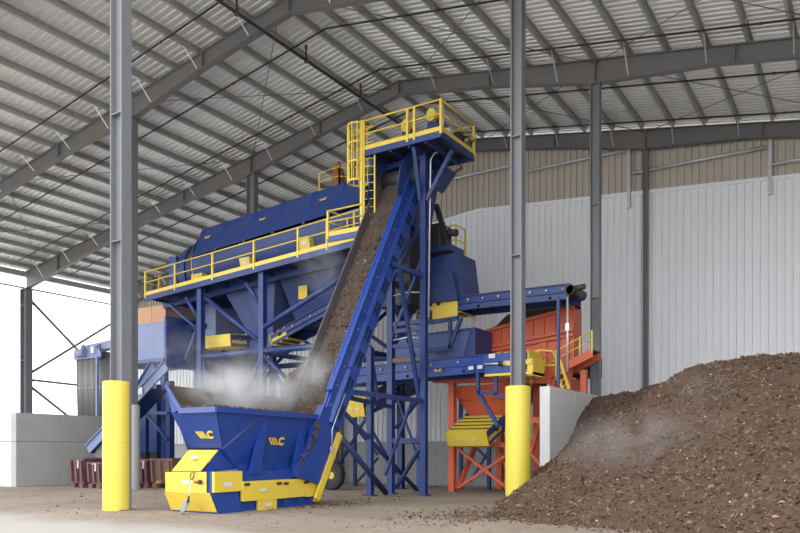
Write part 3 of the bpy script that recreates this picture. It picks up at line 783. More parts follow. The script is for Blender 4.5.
rail(pf, [(x0_, 23.0, zz), (x1p, 23.0, zz), (x1p, pc2, zz), (x1p-.9, pc2, zz)], posts=[(x0_+.02, 23, zz), (P(407.5, 138, Y=23).x, 23, zz), (pmid+.1, 23, zz), (x1p, 23, zz), (x1p, pc2, zz), (x1p-.9, pc2, zz)], h=1.08, ps=.085, r=.032)
rail(pf, [(x0_+.1, 25.3, zz), (x0_+1.7, 25.3, zz)], posts=[(x0_+.1, 25.3, zz), (x0_+.9, 25.3, zz), (x0_+1.7, 25.3, zz)], h=1.05, ps=.07, r=.03)
for a, b in (((P(413, 142, Y=23.05).x, 23.1, PZ-.3), (L4.x-.1, L4.y-.1, 10.9)), ((P(453, 145, X=x1p).x-.15, 24.1, PZ-.3), (L4.x+.1, L4.y, 10.9)), ((P(370, 152, Y=23.05).x, 23.1, PZ-.3), (P(376, 190, Y=23.6).x, 23.9, 11.2))):
    MB().beam(a, b, .13, .13).build('knee_brace', 'bluep', pf)
MB().beam((L4.x, L4.y, PZ-.35), (x0_+.2, 24.2, PZ-.35), .14, .2).build('joist', 'bluep', pf)

# yellow pulley guards and drive motor standing on the platform
for px, py, lab in ((431.5, 115, 'round yellow pulley guard by the platform corner post'), (406, 126, 'round yellow pulley guard behind the platform mid posts')):
    c = P(px, py, Y=24.2)
    t = thing('pulley_guard', lab, 'machine guard', (c.x, 24.2, PZ))
    mb = MB(); n = 20
    ring = lambda yy: [V((c.x+.19*math.cos(2*math.pi*k/n), yy, c.z+.24*math.sin(2*math.pi*k/n))) for k in range(n)]
    mb.loft([ring(24.14), ring(24.34)]); mb.build('guard_disc', 'yellow', t)
    MB().prism([(c.x-.5, 24.3, PZ), (c.x+.42, 24.3, PZ), (c.x+.12, 24.3, c.z+.05), (c.x-.15, 24.3, c.z+.05)], (0, .12, 0)).build('stand', 'bluep', t)
c = P(453, 128, Y=25.0)
t = thing('drive_motor', 'dark electric drive motor on the right end of the high platform', 'motor', (c.x, 25.0, PZ))
MB().tube([(c.x-.35, 25.0, PZ+.45), (c.x+.35, 25.0, PZ+.45)], .26, 14).build('motor_body', 'dark', t)
MB().bx((c.x-.3, 24.8, PZ), (c.x+.3, 25.2, PZ+.22)).build('mount', 'bluep', t)
MB().bx((c.x-.2, 24.7, PZ+.65), (c.x+.05, 24.95, PZ+.85)).build('terminal_box', 'white', t)
mb = MB(); MB().tube([P(443, 103, Y=24.0), P(443, 133, Y=24.0)], .03, 6).build('conduit', 'conduit', t)
MB().tube([(c.x+.3, 25.2, PZ+.6), (c.x+.6, 25.1, PZ+.5), (c.x+.75, 25, PZ+.15), (c.x+.9, 25, PZ+.3)], .03, 6).build('cable', 'black', t)

# ============================================================ caged ladder
cl = thing('caged_ladder', 'yellow caged ladder from the drum walkway to the high platform', 'ladder', (-16.6, 23.0, 10))
lx = P(363, 200, Y=22.95).x; zl0 = P(360, 240, Y=22.95).z; zl1 = PZ+1.1
lxa, lxb = P(361.5, 200, Y=22.95).x, P(372.5, 200, Y=22.95).x
MB().beam((lxa, 22.95, zl0), (lxa, 22.95, zl1), .12, .05, up=(0, 1, 0)).build('side_rail', 'yellow', cl)
MB().beam((lxa+.10, 22.98, zl0), (lxa+.10, 22.98, zl1), .05, .05, up=(0, 1, 0)).build('side_rail', 'yellow', cl)
MB().beam((lxb, 23.1, zl0), (lxb, 23.1, zl1-1), .05, .06, up=(0, 1, 0)).build('side_rail', 'yellow', cl)
z = zl0+.3
while z < zl1-.2:
    MB().tube([(lxa+.05, 22.97, z), (lxb, 23.1, z)], .016, 6).build('rung', 'yellow', cl); z += .3
cc = V(((lxa)-.30, 23.15, 0)); zc0, zc1 = P(352, 182, Y=23).z, P(352, 126, Y=23).z
def hoop(z, rr=.40, name='cage_hoop'):
    pts = [V((lxa+.02, 22.95, z))]+[V((cc.x+rr*math.cos(a), cc.y+rr*math.sin(a), z)) for a in [math.radians(300-k*30) for k in range(9)]]+[V((lxa+.2, 23.45, z))]
    mb = MB()
    for p, q in zip(pts, pts[1:]): mb.beam(p, q, .015, .07)
    mb.build(name, 'yellow', cl)
for k in range(4): hoop(zc0+(zc1-zc0)*k/3)
for k in range(0, 9):
    a = math.radians(300-k*30); p = V((cc.x+.40*math.cos(a), cc.y+.40*math.sin(a), 0))
    MB().beam((p.x, p.y, zc0-.05), (p.x, p.y, zc1+.05), .04, .018, up=(0, 1, 0)).build('cage_bar', 'yellow', cl)

# ============================================================ drum (trommel) screen
TY, TR, TS = 25.8, 1.88, .080
def tz(x): return 10.66+TS*(x+22)                    # drum axis height
dr = thing('drum_screen', 'long blue rotary drum screen housing inclined above the walkway', 'drum screen', (-22, TY, 6))
def arc(x, r, a0, a1, n, dy=0): return [V((x, TY+dy-r*math.cos(math.radians(a)), tz(x)+r*math.sin(math.radians(a)))) for a in [a0+(a1-a0)*k/n for k in range(n+1)]]
xb_ = [P(px, 215, Y=24.75).x for px in (205.5, 230, 258, 286.5, 317, 348)]+[-16.9]
for i in range(6):                                   # hinged covers, near half and far half
    x0, x1 = xb_[i]+.03, xb_[i+1]-.03
    for side in (0, 1):
        a0, a1 = (6, 88) if side == 0 else (92, 174)
        mb = MB(); 
        def fac(x, e): return [arc(x, TR*kk-e, aa, aa, 1)[0] for aa, kk in ((a0, 1.0), ((50 if side == 0 else 130), 1.075), (a1, 1.0))]
        o_ = [fac(x, 0) for x in (x0, x1)]; i_ = [fac(x, .05) for x in (x0, x1)]
        mb.loft([o_[0]+i_[0][::-1], o_[1]+i_[1][::-1]], smooth=False)
        cvp = mb.build('cover', 'bluep', dr)
        if side == 0:
            if i in (0, 2, 4):
                ang = math.radians(30); xm = (x0+x1)/2
                p = V((xm, TY-(TR*1.005+.02)*math.cos(ang), tz(xm)+(TR*1.005+.02)*math.sin(ang)))
                logo(cvp, p, (1, 0, TS), (0, math.sin(ang), math.cos(ang)), .20, (0, -math.cos(ang), math.sin(ang)))
for i in range(1, 6):                                # raised straps between covers
    x = xb_[i]; mb = MB()
    def fs(x, e): return [arc(x, TR*kk+e, aa, aa, 1)[0] for aa, kk in ((4, 1.0), (50, 1.075), (90, 1.0), (130, 1.075), (176, 1.0))]
    mb.loft([fs(x-.03, .02)+fs(x-.03, -.03)[::-1], fs(x+.03, .02)+fs(x+.03, -.03)[::-1]])
    mb.build('strap', 'blue', dr)
    a = arc(x, TR+.04, 4, 4, 1)[0]
    MB().box(a, (.12, .08, .16)).build('latch', 'dark', dr)
# lower shell (tapering tub) with the flat hem under the covers
xA, xB = xb_[0], xb_[-1]
def sect(x):
    return arc(x, TR+.02, 2, -50, 10)+arc(x, TR+.02, -130, -182, 10)
mb = MB(); mb.loft([sect(xA), sect(xB)]); mb.build('lower_shell', 'bluep', dr)
mb = MB(); mb.loft([arc(xA-.04, TR-.03, -180, 180, 40), arc(xA, TR-.03, -180, 180, 40)]); mb.build('end_plate', 'bluep', dr)
mb = MB(); mb.loft([arc(xB, TR, -180, 180, 40), arc(xB+.05, TR, -180, 180, 40)]); mb.build('end_plate', 'bluep', dr)
# exposed drum end at the discharge side, with running rings
xd = P(183, 260, Y=24.8).x
for xa, xbb, r, m in ((xd, xA, 1.38, 'bluep'), (xd+.35, xd+.55, 1.46, 'bluep'), (xd+.85, xd+1.0, 1.45, 'bluep'), (xA-.62, xA-.34, 1.58, 'dark'), (xA-.34, xA-.24, 1.62, 'galv'), (xA-.24, xA-.04, 1.56, 'dark')):
    mb = MB(); mb.loft([arc(xa, r, -180, 180, 40), arc(xbb, r, -180, 180, 40)], smooth=False); mb.build('drum' if r == 1.38 else 'running_ring', m, dr)
hx = P(173, 270, Y=24.7).x
MB().bx((hx, TY-1.35, tz(hx)-1.5), (hx+.5, TY+1.35, tz(hx)+.75)).build('discharge_hood', 'blue', dr, .03)
# collecting funnels under the drum
def funnel(x0, x1, zt, xc0, xc1, zb, name='funnel', m='bluep', ytop=(TY-1.45, TY+1.45), yb=(TY-.5, TY+.5)):
    T = [V((x0, ytop[0], zt)), V((x1, ytop[0], zt)), V((x1, ytop[1], zt)), V((x0, ytop[1], zt))]
    B = [V((xc0, yb[0], zb)), V((xc1, yb[0], zb)), V((xc1, yb[1], zb)), V((xc0, yb[1], zb))]
    o = MB().loft([B, T]).build(name, m, dr)
    for a, b in ((0, 1), (1, 2)): MB().tube([B[a]*.02+T[a]*.98, B[b]*.02+T[b]*.98], .05, 6).build('stiffener', m, o)
    return o
f1_ = funnel(P(220, 296, Y=24.4).x, P(276, 283, Y=24.4).x, 9.25, P(252, 335, Y=25.2).x, P(271, 335, Y=25.2).x, 6.6, m='bluem')
f2_ = funnel(P(277, 285, Y=24.4).x, P(350, 270, Y=24.4).x, 9.4, P(297, 322, Y=25.2).x, P(336, 315, Y=25.2).x, 7.0, m='bluep')
a = P(302, 292, Y=24.55)
MB().box((a.x, 24.62, a.z), (.46, .06, .55)).build('inspection_door', 'yellow', dr)
MB().bx((P(243, 330, Y=25.2).x, 25.0, 6.15), (P(274, 330, Y=25.2).x, 26.4, 6.65)).build('funnel_throat', 'bluem', dr)

# drum walkway with rails
wk = thing('drum_walkway', 'inclined blue walkway with yellow rails along the drum screen', 'walkway', (-23, 23.5, 9))
wx0, wx1 = P(145, 297, Y=23).x, P(362, 240, Y=23).x
def wz(x): return 8.80+TS*.85*(x-wx0)
MB().prism([(wx0, 23.0, wz(wx0)), (wx1, 23.0, wz(wx1)), (wx1, 23.0, wz(wx1)-.05), (wx0, 23.0, wz(wx0)-.05)], (0, 1.0, 0)).build('deck_grating', 'dark', wk)
for yy in (23.02, 24.0): MB().beam((wx0, yy, wz(wx0)-.14), (wx1, yy, wz(wx1)-.14), .1, .24).build('edge_beam', 'bluep', wk)
MB().beam((wx0+.1, 24.05, wz(wx0)-.3), (wx1, 24.05, wz(wx1)-.3), .2, .3).build('main_beam', 'bluep', wk)
MB().beam((wx0-.2, TY+1.5, wz(wx0)-.3), (wx1, TY+1.5, wz(wx1)-.3), .2, .3).build('main_beam', 'bluep', wk)
x = wx0+.4
while x < wx1:
    MB().beam((x, 23.05, wz(x)-.2), (x, TY+1.5, wz(x)-.2), .09, .14).build('cross_member', 'bluep', wk); x += 1.3
pst = [P(px, 280, Y=23.0).x for px in (145.5, 175, 212.5, 254, 298, 327)]
rail(wk, [(wx0, 23.0, wz(wx0)), (P(362, 240, Y=23).x-.15, 23.0, wz(P(362, 240, Y=23).x-.15))], posts=[(x, 23.0, wz(x)) for x in pst], ps=.075, r=.03)
rail(wk, [(wx0, 23.0, wz(wx0)), (wx0, 24.6, wz(wx0))], posts=[(wx0, 23.8, wz(wx0)), (wx0, 24.6, wz(wx0))], ps=.06, r=.028)
rail(wk, [(wx0, 24.6, wz(wx0)), (wx0+1.7, 24.6, wz(wx0)+.1)], posts=[(wx0+.9, 24.6, wz(wx0)), (wx0+1.7, 24.6, wz(wx0)+.1)], ps=.06, r=.028)
# raised landing at the ladder foot
la, lb = P(328, 236, Y=22.9), P(361, 227, Y=22.9)
MB().bx((la.x, 22.9, la.z-.22), (lb.x+.15, 24.0, la.z-.02)).build('landing_deck', 'blue', wk)
rail(wk, [(la.x, 22.9, la.z), (lb.x, 22.9, la.z)], posts=[(la.x, 22.9, la.z), (P(345, 230, Y=22.9).x, 23.5, la.z)], h=.95, ps=.075, r=.03)
rail(wk, [(la.x, 22.9, la.z), (la.x+.2, 23.9, la.z)], posts=[(la.x+.2, 23.9, la.z)], h=.95, ps=.06, r=.028, m='yellow')
# yellow roller guards on the walkway side
for k, (px, py, sl_) in enumerate(((199, 280, 0), (247, 264, 1), (306, 244, 1))):
    c = P(px, py, Y=23.85); h = .52; w = .34
    t = thing('roller_guard', ['yellow box guard beside the drum running rings', 'tapered yellow guard at the middle of the drum housing', 'tapered yellow guard below the right part of the drum housing'][k], 'machine guard', (c.x, 23.9, c.z-h/2))
    MB().prism([(c.x-w*(.6 if sl_ else 1), 23.7, c.z-h/2), (c.x+w, 23.7, c.z-h/2), (c.x+w*(.75 if sl_ else 1), 23.7, c.z+h/2), (c.x-w, 23.7, c.z+h/2)], (0, .32, 0)).build('guard_body', 'yellow', t, .01)
    sticker(t, (c.x+.02, 23.7, c.z), (1, 0, 0), (0, 0, 1), .22, .16, (0, -1, 0))
    MB().bx((c.x-w*.5, 23.7, wz(c.x)-.02), (c.x+w*.8, 23.95, c.z-h/2)).build('guard_foot', 'dark', t)

# rust-brown drive unit on top of the drum, in a yellow guard frame
c = P(331.5, 181, Y=25.3)
gm = thing('gear_drive', 'rust-brown upright drive unit in a yellow guard on the drum housing', 'drive unit', (c.x, 25.3, c.z-.1))
c.z = tz(c.x)+TR-.05
def lath(cx, cy, prof, n=14): return [[V((cx+r*math.cos(2*math.pi*k/n), cy+r*math.sin(2*math.pi*k/n), z)) for k in range(n)] for r, z in prof]
MB().loft(lath(c.x-.03, 25.8, [(.22, c.z), (.24, c.z+.35), (.27, c.z+.70), (.23, c.z+.98), (.12, c.z+1.08), (.14, c.z+1.2), (.09, c.z+1.32), (.02, c.z+1.35)]), smooth=True).build('gear_housing', 'rust', gm)
MB().tube([(c.x+.75, 25.7, c.z+.0), (c.x+.75, 25.7, c.z+.75)], .14, 10).build('motor', 'dark', gm)
MB().tube([(c.x+.75, 25.7, c.z+.75), (c.x+.75, 25.7, c.z+.98)], .08, 10).build('motor_cap', 'rust', gm)
MB().bx((c.x-.65, 25.25, c.z-.18), (c.x+.45, 25.33, c.z+.08)).build('toe_guard', 'yellow', gm)
rail(gm, [(c.x-.65, 25.3, c.z-.05), (c.x+.42, 25.3, c.z+.03)], h=.85, ps=.05, r=.022, toe=False)
rail(gm, [(c.x+.42, 25.3, c.z+.03), (c.x+.95, 25.9, c.z+.05)], h=.8, ps=.05, r=.022, toe=False)

# drum support frame
df = thing('drum_support_frame', 'blue steel frame of posts and braces under the drum screen', 'support frame', (-22, 24, 0))
PX1, PX2 = -25.04, -21.41
for x in (PX1, PX2, -17.6):
    (leg(V((x, 23.25, 0)), wz(x)-.25, .26, 'bluep', df) if x < -18 else None); leg(V((x, 27.9, 0)), wz(x)-.25, .26, 'bluep', df)
zb_ = 5.78
for yy in (23.25, 27.9):
    MB().tube([(PX1, yy, zb_), (PX2, yy, zb_)], .13, 10).build('tie_tube', 'bluep', df); MB().tube([(PX2, yy, zb_), (-16.6, yy, zb_)], .13, 10).build('tie_tube', 'bluep', df)
for x in (PX1, PX2, -17.6): MB().tube([(x, 23.25, zb_-.05), (x, 27.9, zb_-.05)], .11, 10).build('tie_tube', 'bluep', df)
def b2(a, b, w=.14): MB().tube([a, b], w/2*1.15, 8).build('brace', 'bluep', df)
Yf = 23.25
b2(P(206, 298, Y=Yf), P(262, 344, Y=Yf), .17); b2(P(265, 327, Y=22.9), P(344, 276, Y=22.9), .2)
b2(P(171, 305, Y=Yf), P(198, 330, Y=Yf)); b2(P(186, 297, Y=22.95), P(200, 322, Y=Yf)); b2(P(246, 283, Y=22.95), P(261, 305, Y=Yf))
b2(P(263, 355, Y=Yf), P(286, 378, Y=Yf), .16); b2(P(263, 355, Y=Yf), P(250, 380, Y=Yf), .16); b2(P(203, 362, Y=Yf), P(216, 420, Y=Yf)); b2(P(196, 330, Y=Yf), P(186, 360, Y=Yf))
# cross bracing of the rear row
Yb = 27.9
for xa, xc in ((PX1, PX2), (PX2, -17.6)):
    b2((xa, Yb, zb_), (xc, Yb, 8.3), .15); b2((xa, Yb, 8.3), (xc, Yb, zb_), .15); b2((xa, Yb, .4), (xc, Yb, zb_), .13); b2((xa, Yb, zb_), (xc, Yb, .4), .13)
for x in (PX1, PX2): b2((x, 23.25, .4), (x, 27.9, zb_)); b2((x, 27.9, .4), (x, 23.25, zb_))

# ============================================================ belt conveyors below and beside the drum
def conveyor(name, label, tail, head, w, d=.45, guard=1.2, m='blue', logo_at=None, ylw_head=0, stripe=True, drop=0, slat_under=True, nroll=6, loaded=False):
    """inclined conveyor from tail to head: belt, side frames, yellow slatted tail guard, rollers"""
    tail = V(tail); head = V(head); dv = head-tail; L = dv.length; d_, sd, up = basis(dv)
    t = thing(name, label, 'conveyor', (tail.x, tail.y, tail.z-d))
    def q(s, a, u): return tail+d_*s+sd*a+up*u
    MB().prism([q(0, -w/2+.05, 0), q(L, -w/2+.05, 0), q(L, w/2-.05, 0), q(0, w/2-.05, 0)], up*.03).build('belt', 'soilbelt' if loaded else 'black', t)
    for sg in (-1, 1):
        fr = MB().prism([q(0, sg*w/2, -d), q(L, sg*w/2, -d), q(L, sg*w/2, .06), q(0, sg*w/2, .06)], -sd*sg*.05).build('side_frame', m, t)
        for u in (-d+.03, -d*.45, .05): MB().beam(q(guard*.9, sg*(w/2+.03), u), q(L, sg*(w/2+.03), u), .07, .035, up=up).build('frame_flange', m, fr)
        for k in range(nroll):
            s = guard+.3+(L-guard-.5)*k/max(1, nroll-1)
            MB().box(q(s, sg*(w/2+.05), -d*.22), (.07, .06, .07)).build('roller_bracket', 'galv', fr)
        if stripe: MB().prism([q(.02, sg*(w/2+.012), -d*.72), q(guard*.85, sg*(w/2+.012), -d*.72), q(guard*.85, sg*(w/2+.012), -d*.40), q(.02, sg*(w/2+.012), -d*.40)], sd*sg*.012).build('yellow_stripe', 'yellow', fr)
        MB().tube([q(guard*.5, sg*(w/2), -d*.3), q(guard*.5, sg*(w/2+.12), -d*.3)], .08, 8).build('bearing', 'dark', fr)
    if guard:
        MB().prism([q(-.05, -w/2-.02, -d), q(-.05, w/2+.02, -d), q(-.05, w/2+.02, .08), q(-.05, -w/2-.02, .08)], d_*-.04).build('tail_guard', 'yellow', t, .008)
        for a in (-.18, .18): sticker(t, q(-.10, a*w, -d*.45), sd, up, .17, .07, -d_)
        k = 0
        while k*.36 < guard:
            MB().prism([q(k*.36, -w/2, .05), q(k*.36, w/2, .05), q(k*.36+.17, w/2, .05), q(k*.36+.17, -w/2, .05)], up*.035).build('guard_slat', 'yellow', t)
            if slat_under: MB().prism([q(k*.36, -w/2, -d-.02), q(k*.36, w/2, -d-.02), q(k*.36+.16, w/2, -d-.02), q(k*.36+.16, -w/2, -d-.02)], up*-.03).build('guard_slat', 'yellow', t)
            k += 1
    for k in range(3): MB().tube([q(guard+(L-guard)*(k+.5)/3, -w/2, -d*.8), q(guard+(L-guard)*(k+.5)/3, w/2, -d*.8)], .06, 8).build('return_roller', 'dark', t)
    MB().tube([q(L, -w/2-.1, -.15), q(L, w/2+.1, -.15)], .2, 12).build('head_pulley', 'dark', t)
    if logo_at: logo(t, q(logo_at, w/2+.07, -d*.72), d_, up, .16, sd)
    return t, q, L
# under the first funnel, running away from us
y_ = 23.9
a0_, a1_ = P(206.5, 350, Y=y_), P(231, 350, Y=y_)
conveyor('belt_conveyor', 'short conveyor with yellow tail guard under the left drum funnel', ((a0_.x+a1_.x)/2, y_, P(218, 337, Y=y_).z), ((a0_.x+a1_.x)/2+.0, y_+4.2, P(218, 337, Y=y_).z+.35), a1_.x-a0_.x, .46, 1.1, 'bluep')
# under the second funnel, climbing to the right
ta, he = P(271, 336, Y=25.0), P(342, 297, Y=25.0)
conveyor('belt_conveyor', 'blue conveyor climbing to the right under the right drum funnel', ta+V((0, .6, 0)), V((he.x+2.5, 25.6, he.z+.85)), 1.2, .42, 1.0, 'bluep', stripe=True)
# behind the tower, lower yellow-ended conveyor
y_ = 25.2
a0_, a1_ = P(346, 418, Y=y_), P(363.5, 418, Y=y_)
conveyor('belt_conveyor', 'conveyor with a yellow tail box seen between hopper conveyor and tower legs', ((a0_.x+a1_.x)/2, y_, P(355, 402, Y=y_).z), ((a0_.x+a1_.x)/2, y_+4.5, P(355, 402, Y=y_).z+1.3), a1_.x-a0_.x, .6, .9, 'bluep')

# ============================================================ right-hand group: chutes, conveyors, orange screen
ch = thing('transfer_hood', 'dark blue gabled transfer hood to the right of the tower', 'hood', (-14, 27.5, 6))
yh = 26.3
def PX(px, y): return P(px, 300, Y=y).x
h0, h1, h2 = P(428, 300, Y=yh), P(463, 300, Y=yh), P(481, 298, X=P(463, 300, Y=yh).x)
zt1 = P(457, 252, Y=yh).z; zt0 = P(430, 262, Y=yh).z; zbm = P(463, 300, Y=yh).z; ztr = P(481, 263, X=h1.x).z
MB().prism([(h0.x-1.2, yh, zbm), (h1.x, yh, zbm), (h1.x-.25, yh, zt1), (h0.x+.1, yh, zt1-.05), (h0.x-1.2, yh, zt1-.75)], (0, h2.y-yh, 0)).build('hood_body', 'bluep', ch, .02)
MB().prism([(h0.x-1.1, yh-.25, zbm), (h1.x-.12, yh-.25, zbm), (h1.x-.35, yh-.25, P(458, 273, Y=yh).z), (h0.x-1.1, yh-.25, P(430, 273, Y=yh).z)], (0, .25, 0)).build('hood_front', 'bluep', ch, .01)
# feed chute from conveyor head into the drum
fcx = thing('feed_chute', 'dark blue chute dropping from the conveyor head into the drum', 'chute', (-15.6, 25.9, 9.6))
MB().loft([[V((-16.6, 25.2, 10.2)), V((-15.3, 25.2, 10.2)), V((-15.3, 26.4, 10.2)), V((-16.6, 26.4, 10.2))], [V((-15.9, 24.7, 12.4)), V((-14.6, 24.7, 12.4)), V((-14.6, 26.0, 12.4)), V((-15.9, 26.0, 12.4))]]).build('chute_body', 'bluep', fcx, .02)
a, b = P(434, 188, Y=25.8), P(448, 168, Y=25.8)
MB().beam(a, b, .7, .5).build('spout', 'bluep', fcx)
MB().bx((-16.9, 25.0, 7.4), (-15.35, 27.0, 10.5)).build('inlet_box', 'dark', fcx)
MB().beam(P(436, 205, Y=26.5), P(449, 245, Y=26.5), .18, .18).build('strut', 'dark', fcx)
MB().tube([P(453, 158, Y=26.2), P(462, 168, Y=26.2), P(440, 181, Y=26.2)], .07, 7).build('drain_pipe', 'rust', fcx)
dm = thing('gearbox', 'dark gearbox and motor behind the tower above the transfer hood', 'drive unit', P(432, 245, Y=26.6))
c = P(434, 236, Y=26.6)
MB().bx((c.x-1.0, 26.4, c.z-.5), (c.x+.4, 27.4, c.z+.45)).build('gear_case', 'dark', dm, .05)
MB().tube([(c.x+.3, 26.7, c.z+.1), (c.x+1.0, 26.7, c.z+.0)], .15, 12).build('motor', 'dark', dm)
MB().bx((c.x-1.6, 26.3, c.z-.75), (c.x+.9, 27.5, c.z-.5)).build('mount_frame', 'bluep', dm)
MB().tube([P(423, 210, Y=26), P(427, 240, Y=26)], .12, 8).build('filter_bottle', 'conduit', dm)
rl = thing('guard_rail', 'small yellow railing frame above the transfer hood', 'railing', P(450, 251, Y=27.0))
p = P(447, 251, Y=27.0); q_ = P(456, 251, Y=27.0)
rail(rl, [(p.x, 27.0, zt1), (q_.x, 27.0, zt1), (q_.x, 27.8, zt1)], h=P(450, 226, Y=27).z-zt1, ps=.06, r=.03)

# long discharge conveyor climbing right above the orange screen
y_ = 26.3
ta, he = P(432, 297.5, Y=y_), P(572, 283.5, Y=y_+.3)
tl_, q, L = conveyor('belt_conveyor', 'long blue conveyor with yellow tail guard climbing right over the orange screen', V((P(464, 300, Y=y_).x-2.1, y_+.65, P(440, 299, Y=y_).z-.05)), V((he.x, y_+.65, he.z-.12)), 1.3, .5, 2.0, 'bluep', nroll=7)
g_ = P(466, 300, Y=y_-.05)
MB().bx((P(433, 310, Y=y_-.02).x, y_-.08, P(440, 319, Y=y_).z), (P(458, 310, Y=y_-.02).x, y_-.02, P(440, 303, Y=y_).z)).build('tail_side_guard', 'yellow', tl_)
c = P(573, 291, Y=y_+.2); MB().tube([(c.x, y_-.1, c.z), (c.x, y_+.5, c.z)], .16, 12).build('head_drive', 'dark', tl_)
MB().tube([(c.x+.2, y_-.1, c.z+.02), (c.x+.55, y_-.1, c.z+.05)], .1, 10).build('head_motor', 'dark', tl_)
a = P(565, 296, Y=y_); MB().beam((a.x-.25, y_, a.z), (a.x-.25, y_, P(565, 385, Y=y_).z), .10, .10, up=(0, 1, 0)).build('leg', 'bluep', tl_)
MB().tube([P(567.5, 297, Y=y_-.1), P(567.5, 372, Y=y_-.1)], .04, 6).build('conduit', 'conduit', tl_)
MB().box(P(567.5, 327, Y=y_-.12), (.13, .1, .26)).build('switch_box', 'conduit', tl_)
for px0, px1, py1 in ((461, 450, 348), (450, 450, 348)):
    MB().beam(P(px0 if px0 != 450 else 450, 318, Y=y_-.1), P(px1, py1, Y=y_-.1), .13, .13).build('brace', 'bluep', tl_)
MB().beam(P(426, 351, Y=y_-.1), P(451, 348, Y=y_-.1), .13, .16).build('beam', 'bluep', tl_)
MB().beam(P(426, 323, Y=y_-.1), P(458, 318, Y=y_-.1), .13, .16).build('beam', 'bluep', tl_)

# blue chute box under it
yb_ = 26.6
bb = thing('chute_box', 'dusty blue chute box, its lit front painted paler, below the long discharge conveyor', 'chute', (-14.5, 27.5, 4))
x0, x1 = P(424, 350, Y=yb_).x-1.6, P(475, 350, Y=yb_).x
y1 = P(492, 345, X=x1).y
MB().prism([(x0, yb_, P(440, 368, Y=yb_).z), (x1, yb_, P(475, 364, Y=yb_).z), (x1, yb_, P(475, 327, Y=yb_).z), (x0, yb_, P(440, 333, Y=yb_).z)], (0, y1-yb_, 0)).build('box_body', 'bluep', bb, .02)
MB().prism([(x0, yb_-.03, P(440, 358, Y=yb_).z), (P(464, 350, Y=yb_).x, yb_-.03, P(440, 358, Y=yb_).z), (P(470, 350, Y=yb_).x, yb_-.03, P(470, 331, Y=yb_).z), (x0, yb_-.03, P(440, 335, Y=yb_).z)], (0, .04, 0)).build('front_plate', 'bluem', bb)  # lighter blue plate puts the light on the front face into the colour

# long low conveyor in front of it
y_ = 25.6
hx_, hz_ = P(503, 365, Y=y_).x, P(495, 353, Y=y_).z
tl_, q, L = conveyor('belt_conveyor', 'long low blue conveyor running behind the tower legs with yellow drive guard', V((hx_+.9, y_+.7, hz_-.05)), V((hx_-8.0, y_+.7, hz_-.25)), 1.3, .62, 1.3, 'blue', stripe=False, nroll=7)
logo(tl_, P(438, 370.5, Y=y_-.07), (1, 0, 0), (0, 0, 1), .18, (0, -1, 0))
c0_, c1_ = P(485, 362, Y=y_-.1), P(512, 372, Y=y_-.1)
MB().bx((c0_.x, y_-.12, P(490, 374, Y=y_).z), (P(517, 370, Y=y_).x, y_-.03, P(490, 355, Y=y_).z)).build('drive_cheek', 'blue', tl_, .01)
MB().tube([P(484, 364, Y=y_-.2), P(505, 363.5, Y=y_-.2)], .04, 7).build('take_up_screw', 'conduit', tl_); MB().tube([P(499, 363.6, Y=y_-.2), P(503, 363.6, Y=y_-.2)], .10, 6).build('nut', 'dark', tl_)
MB().bx((P(503.5, 370, Y=y_).x, y_-.16, P(505, 366, Y=y_).z), (P(533, 370, Y=y_).x, y_-.1, P(505, 361.5, Y=y_).z)).build('yellow_stripe', 'yellow', tl_)
MB().bx((P(487, 370, Y=y_).x, y_-.2, P(505, 376, Y=y_).z), (P(534, 370, Y=y_).x, y_+1.0, P(505, 373.5, Y=y_).z)).build('drip_guard', 'yellow', tl_)
MB().bx((P(528, 370, Y=y_).x, y_-.1, P(530, 376, Y=y_).z), (P(534, 370, Y=y_).x, y_+1.0, P(530, 359, Y=y_).z)).build('end_guard', 'yellow', tl_, .02)
for a in ((471, 368), (480, 367)): sticker(tl_, P(a[0], a[1], Y=y_-.13), (1, 0, 0), (0, 0, 1), .22, .14, (0, -1, 0))
sticker(tl_, P(492, 356, Y=y_-.13), (1, 0, 0), (0, 0, 1), .26, .16, (0, -1, 0))
for a, b in (((478, 372), (478, 392)), ((478, 392), (498, 426)), ((478, 392), (510, 397)), ((496, 376), (496, 395))):
    MB().beam(P(*a, Y=y_), P(*b, Y=y_), .13, .13).build('hanger_frame', 'bluep', tl_)

# orange inclined screen box
ob = thing('orange_screen', 'orange-red inclined vibrating screen box with ribbed sides', 'screen', (-11, 29, 3))
yo = 28.3
pA, pB = P(488, 331, Y=yo), P(574, 307.5, Y=yo)
pC, pD = P(574, 371, Y=yo), P(488, 378, Y=yo)
MB().prism([pA, pB, pC, pD], (0, .9, 0)).build('screen_body', 'orange', ob)
def lerp(a, b, t): return a+(b-a)*t
for f0 in (0.0, .36, .44): 
    a, b = lerp(pA, pD, f0), lerp(pB, pC, f0*.98)
    MB().beam(a+V((0, -.05, 0)), b+V((0, -.05, 0)), .16, .12).build('flange', 'orange', ob)
nb = 8
for k in range(nb):
    tt = (k+.3)/nb; a = lerp(lerp(pA, pB, tt), lerp(pD, pC, tt), .03); b = lerp(lerp(pA, pB, tt), lerp(pD, pC, tt), .36)
    MB().beam(a+V((0, -.04, 0)), b+V((0, -.04, 0)), .07, .10, up=(0, 1, 0)).build('rib', 'orange', ob)
    if k % 2: 
        a = lerp(lerp(pA, pB, tt), lerp(pD, pC, tt), .45); b = lerp(lerp(pA, pB, tt), lerp(pD, pC, tt), .95)
        MB().beam(a+V((0, -.04, 0)), b+V((0, -.04, 0)), .3, .08, up=(0, 1, 0)).build('rib', 'orange', ob)
mb = MB(); n = 40
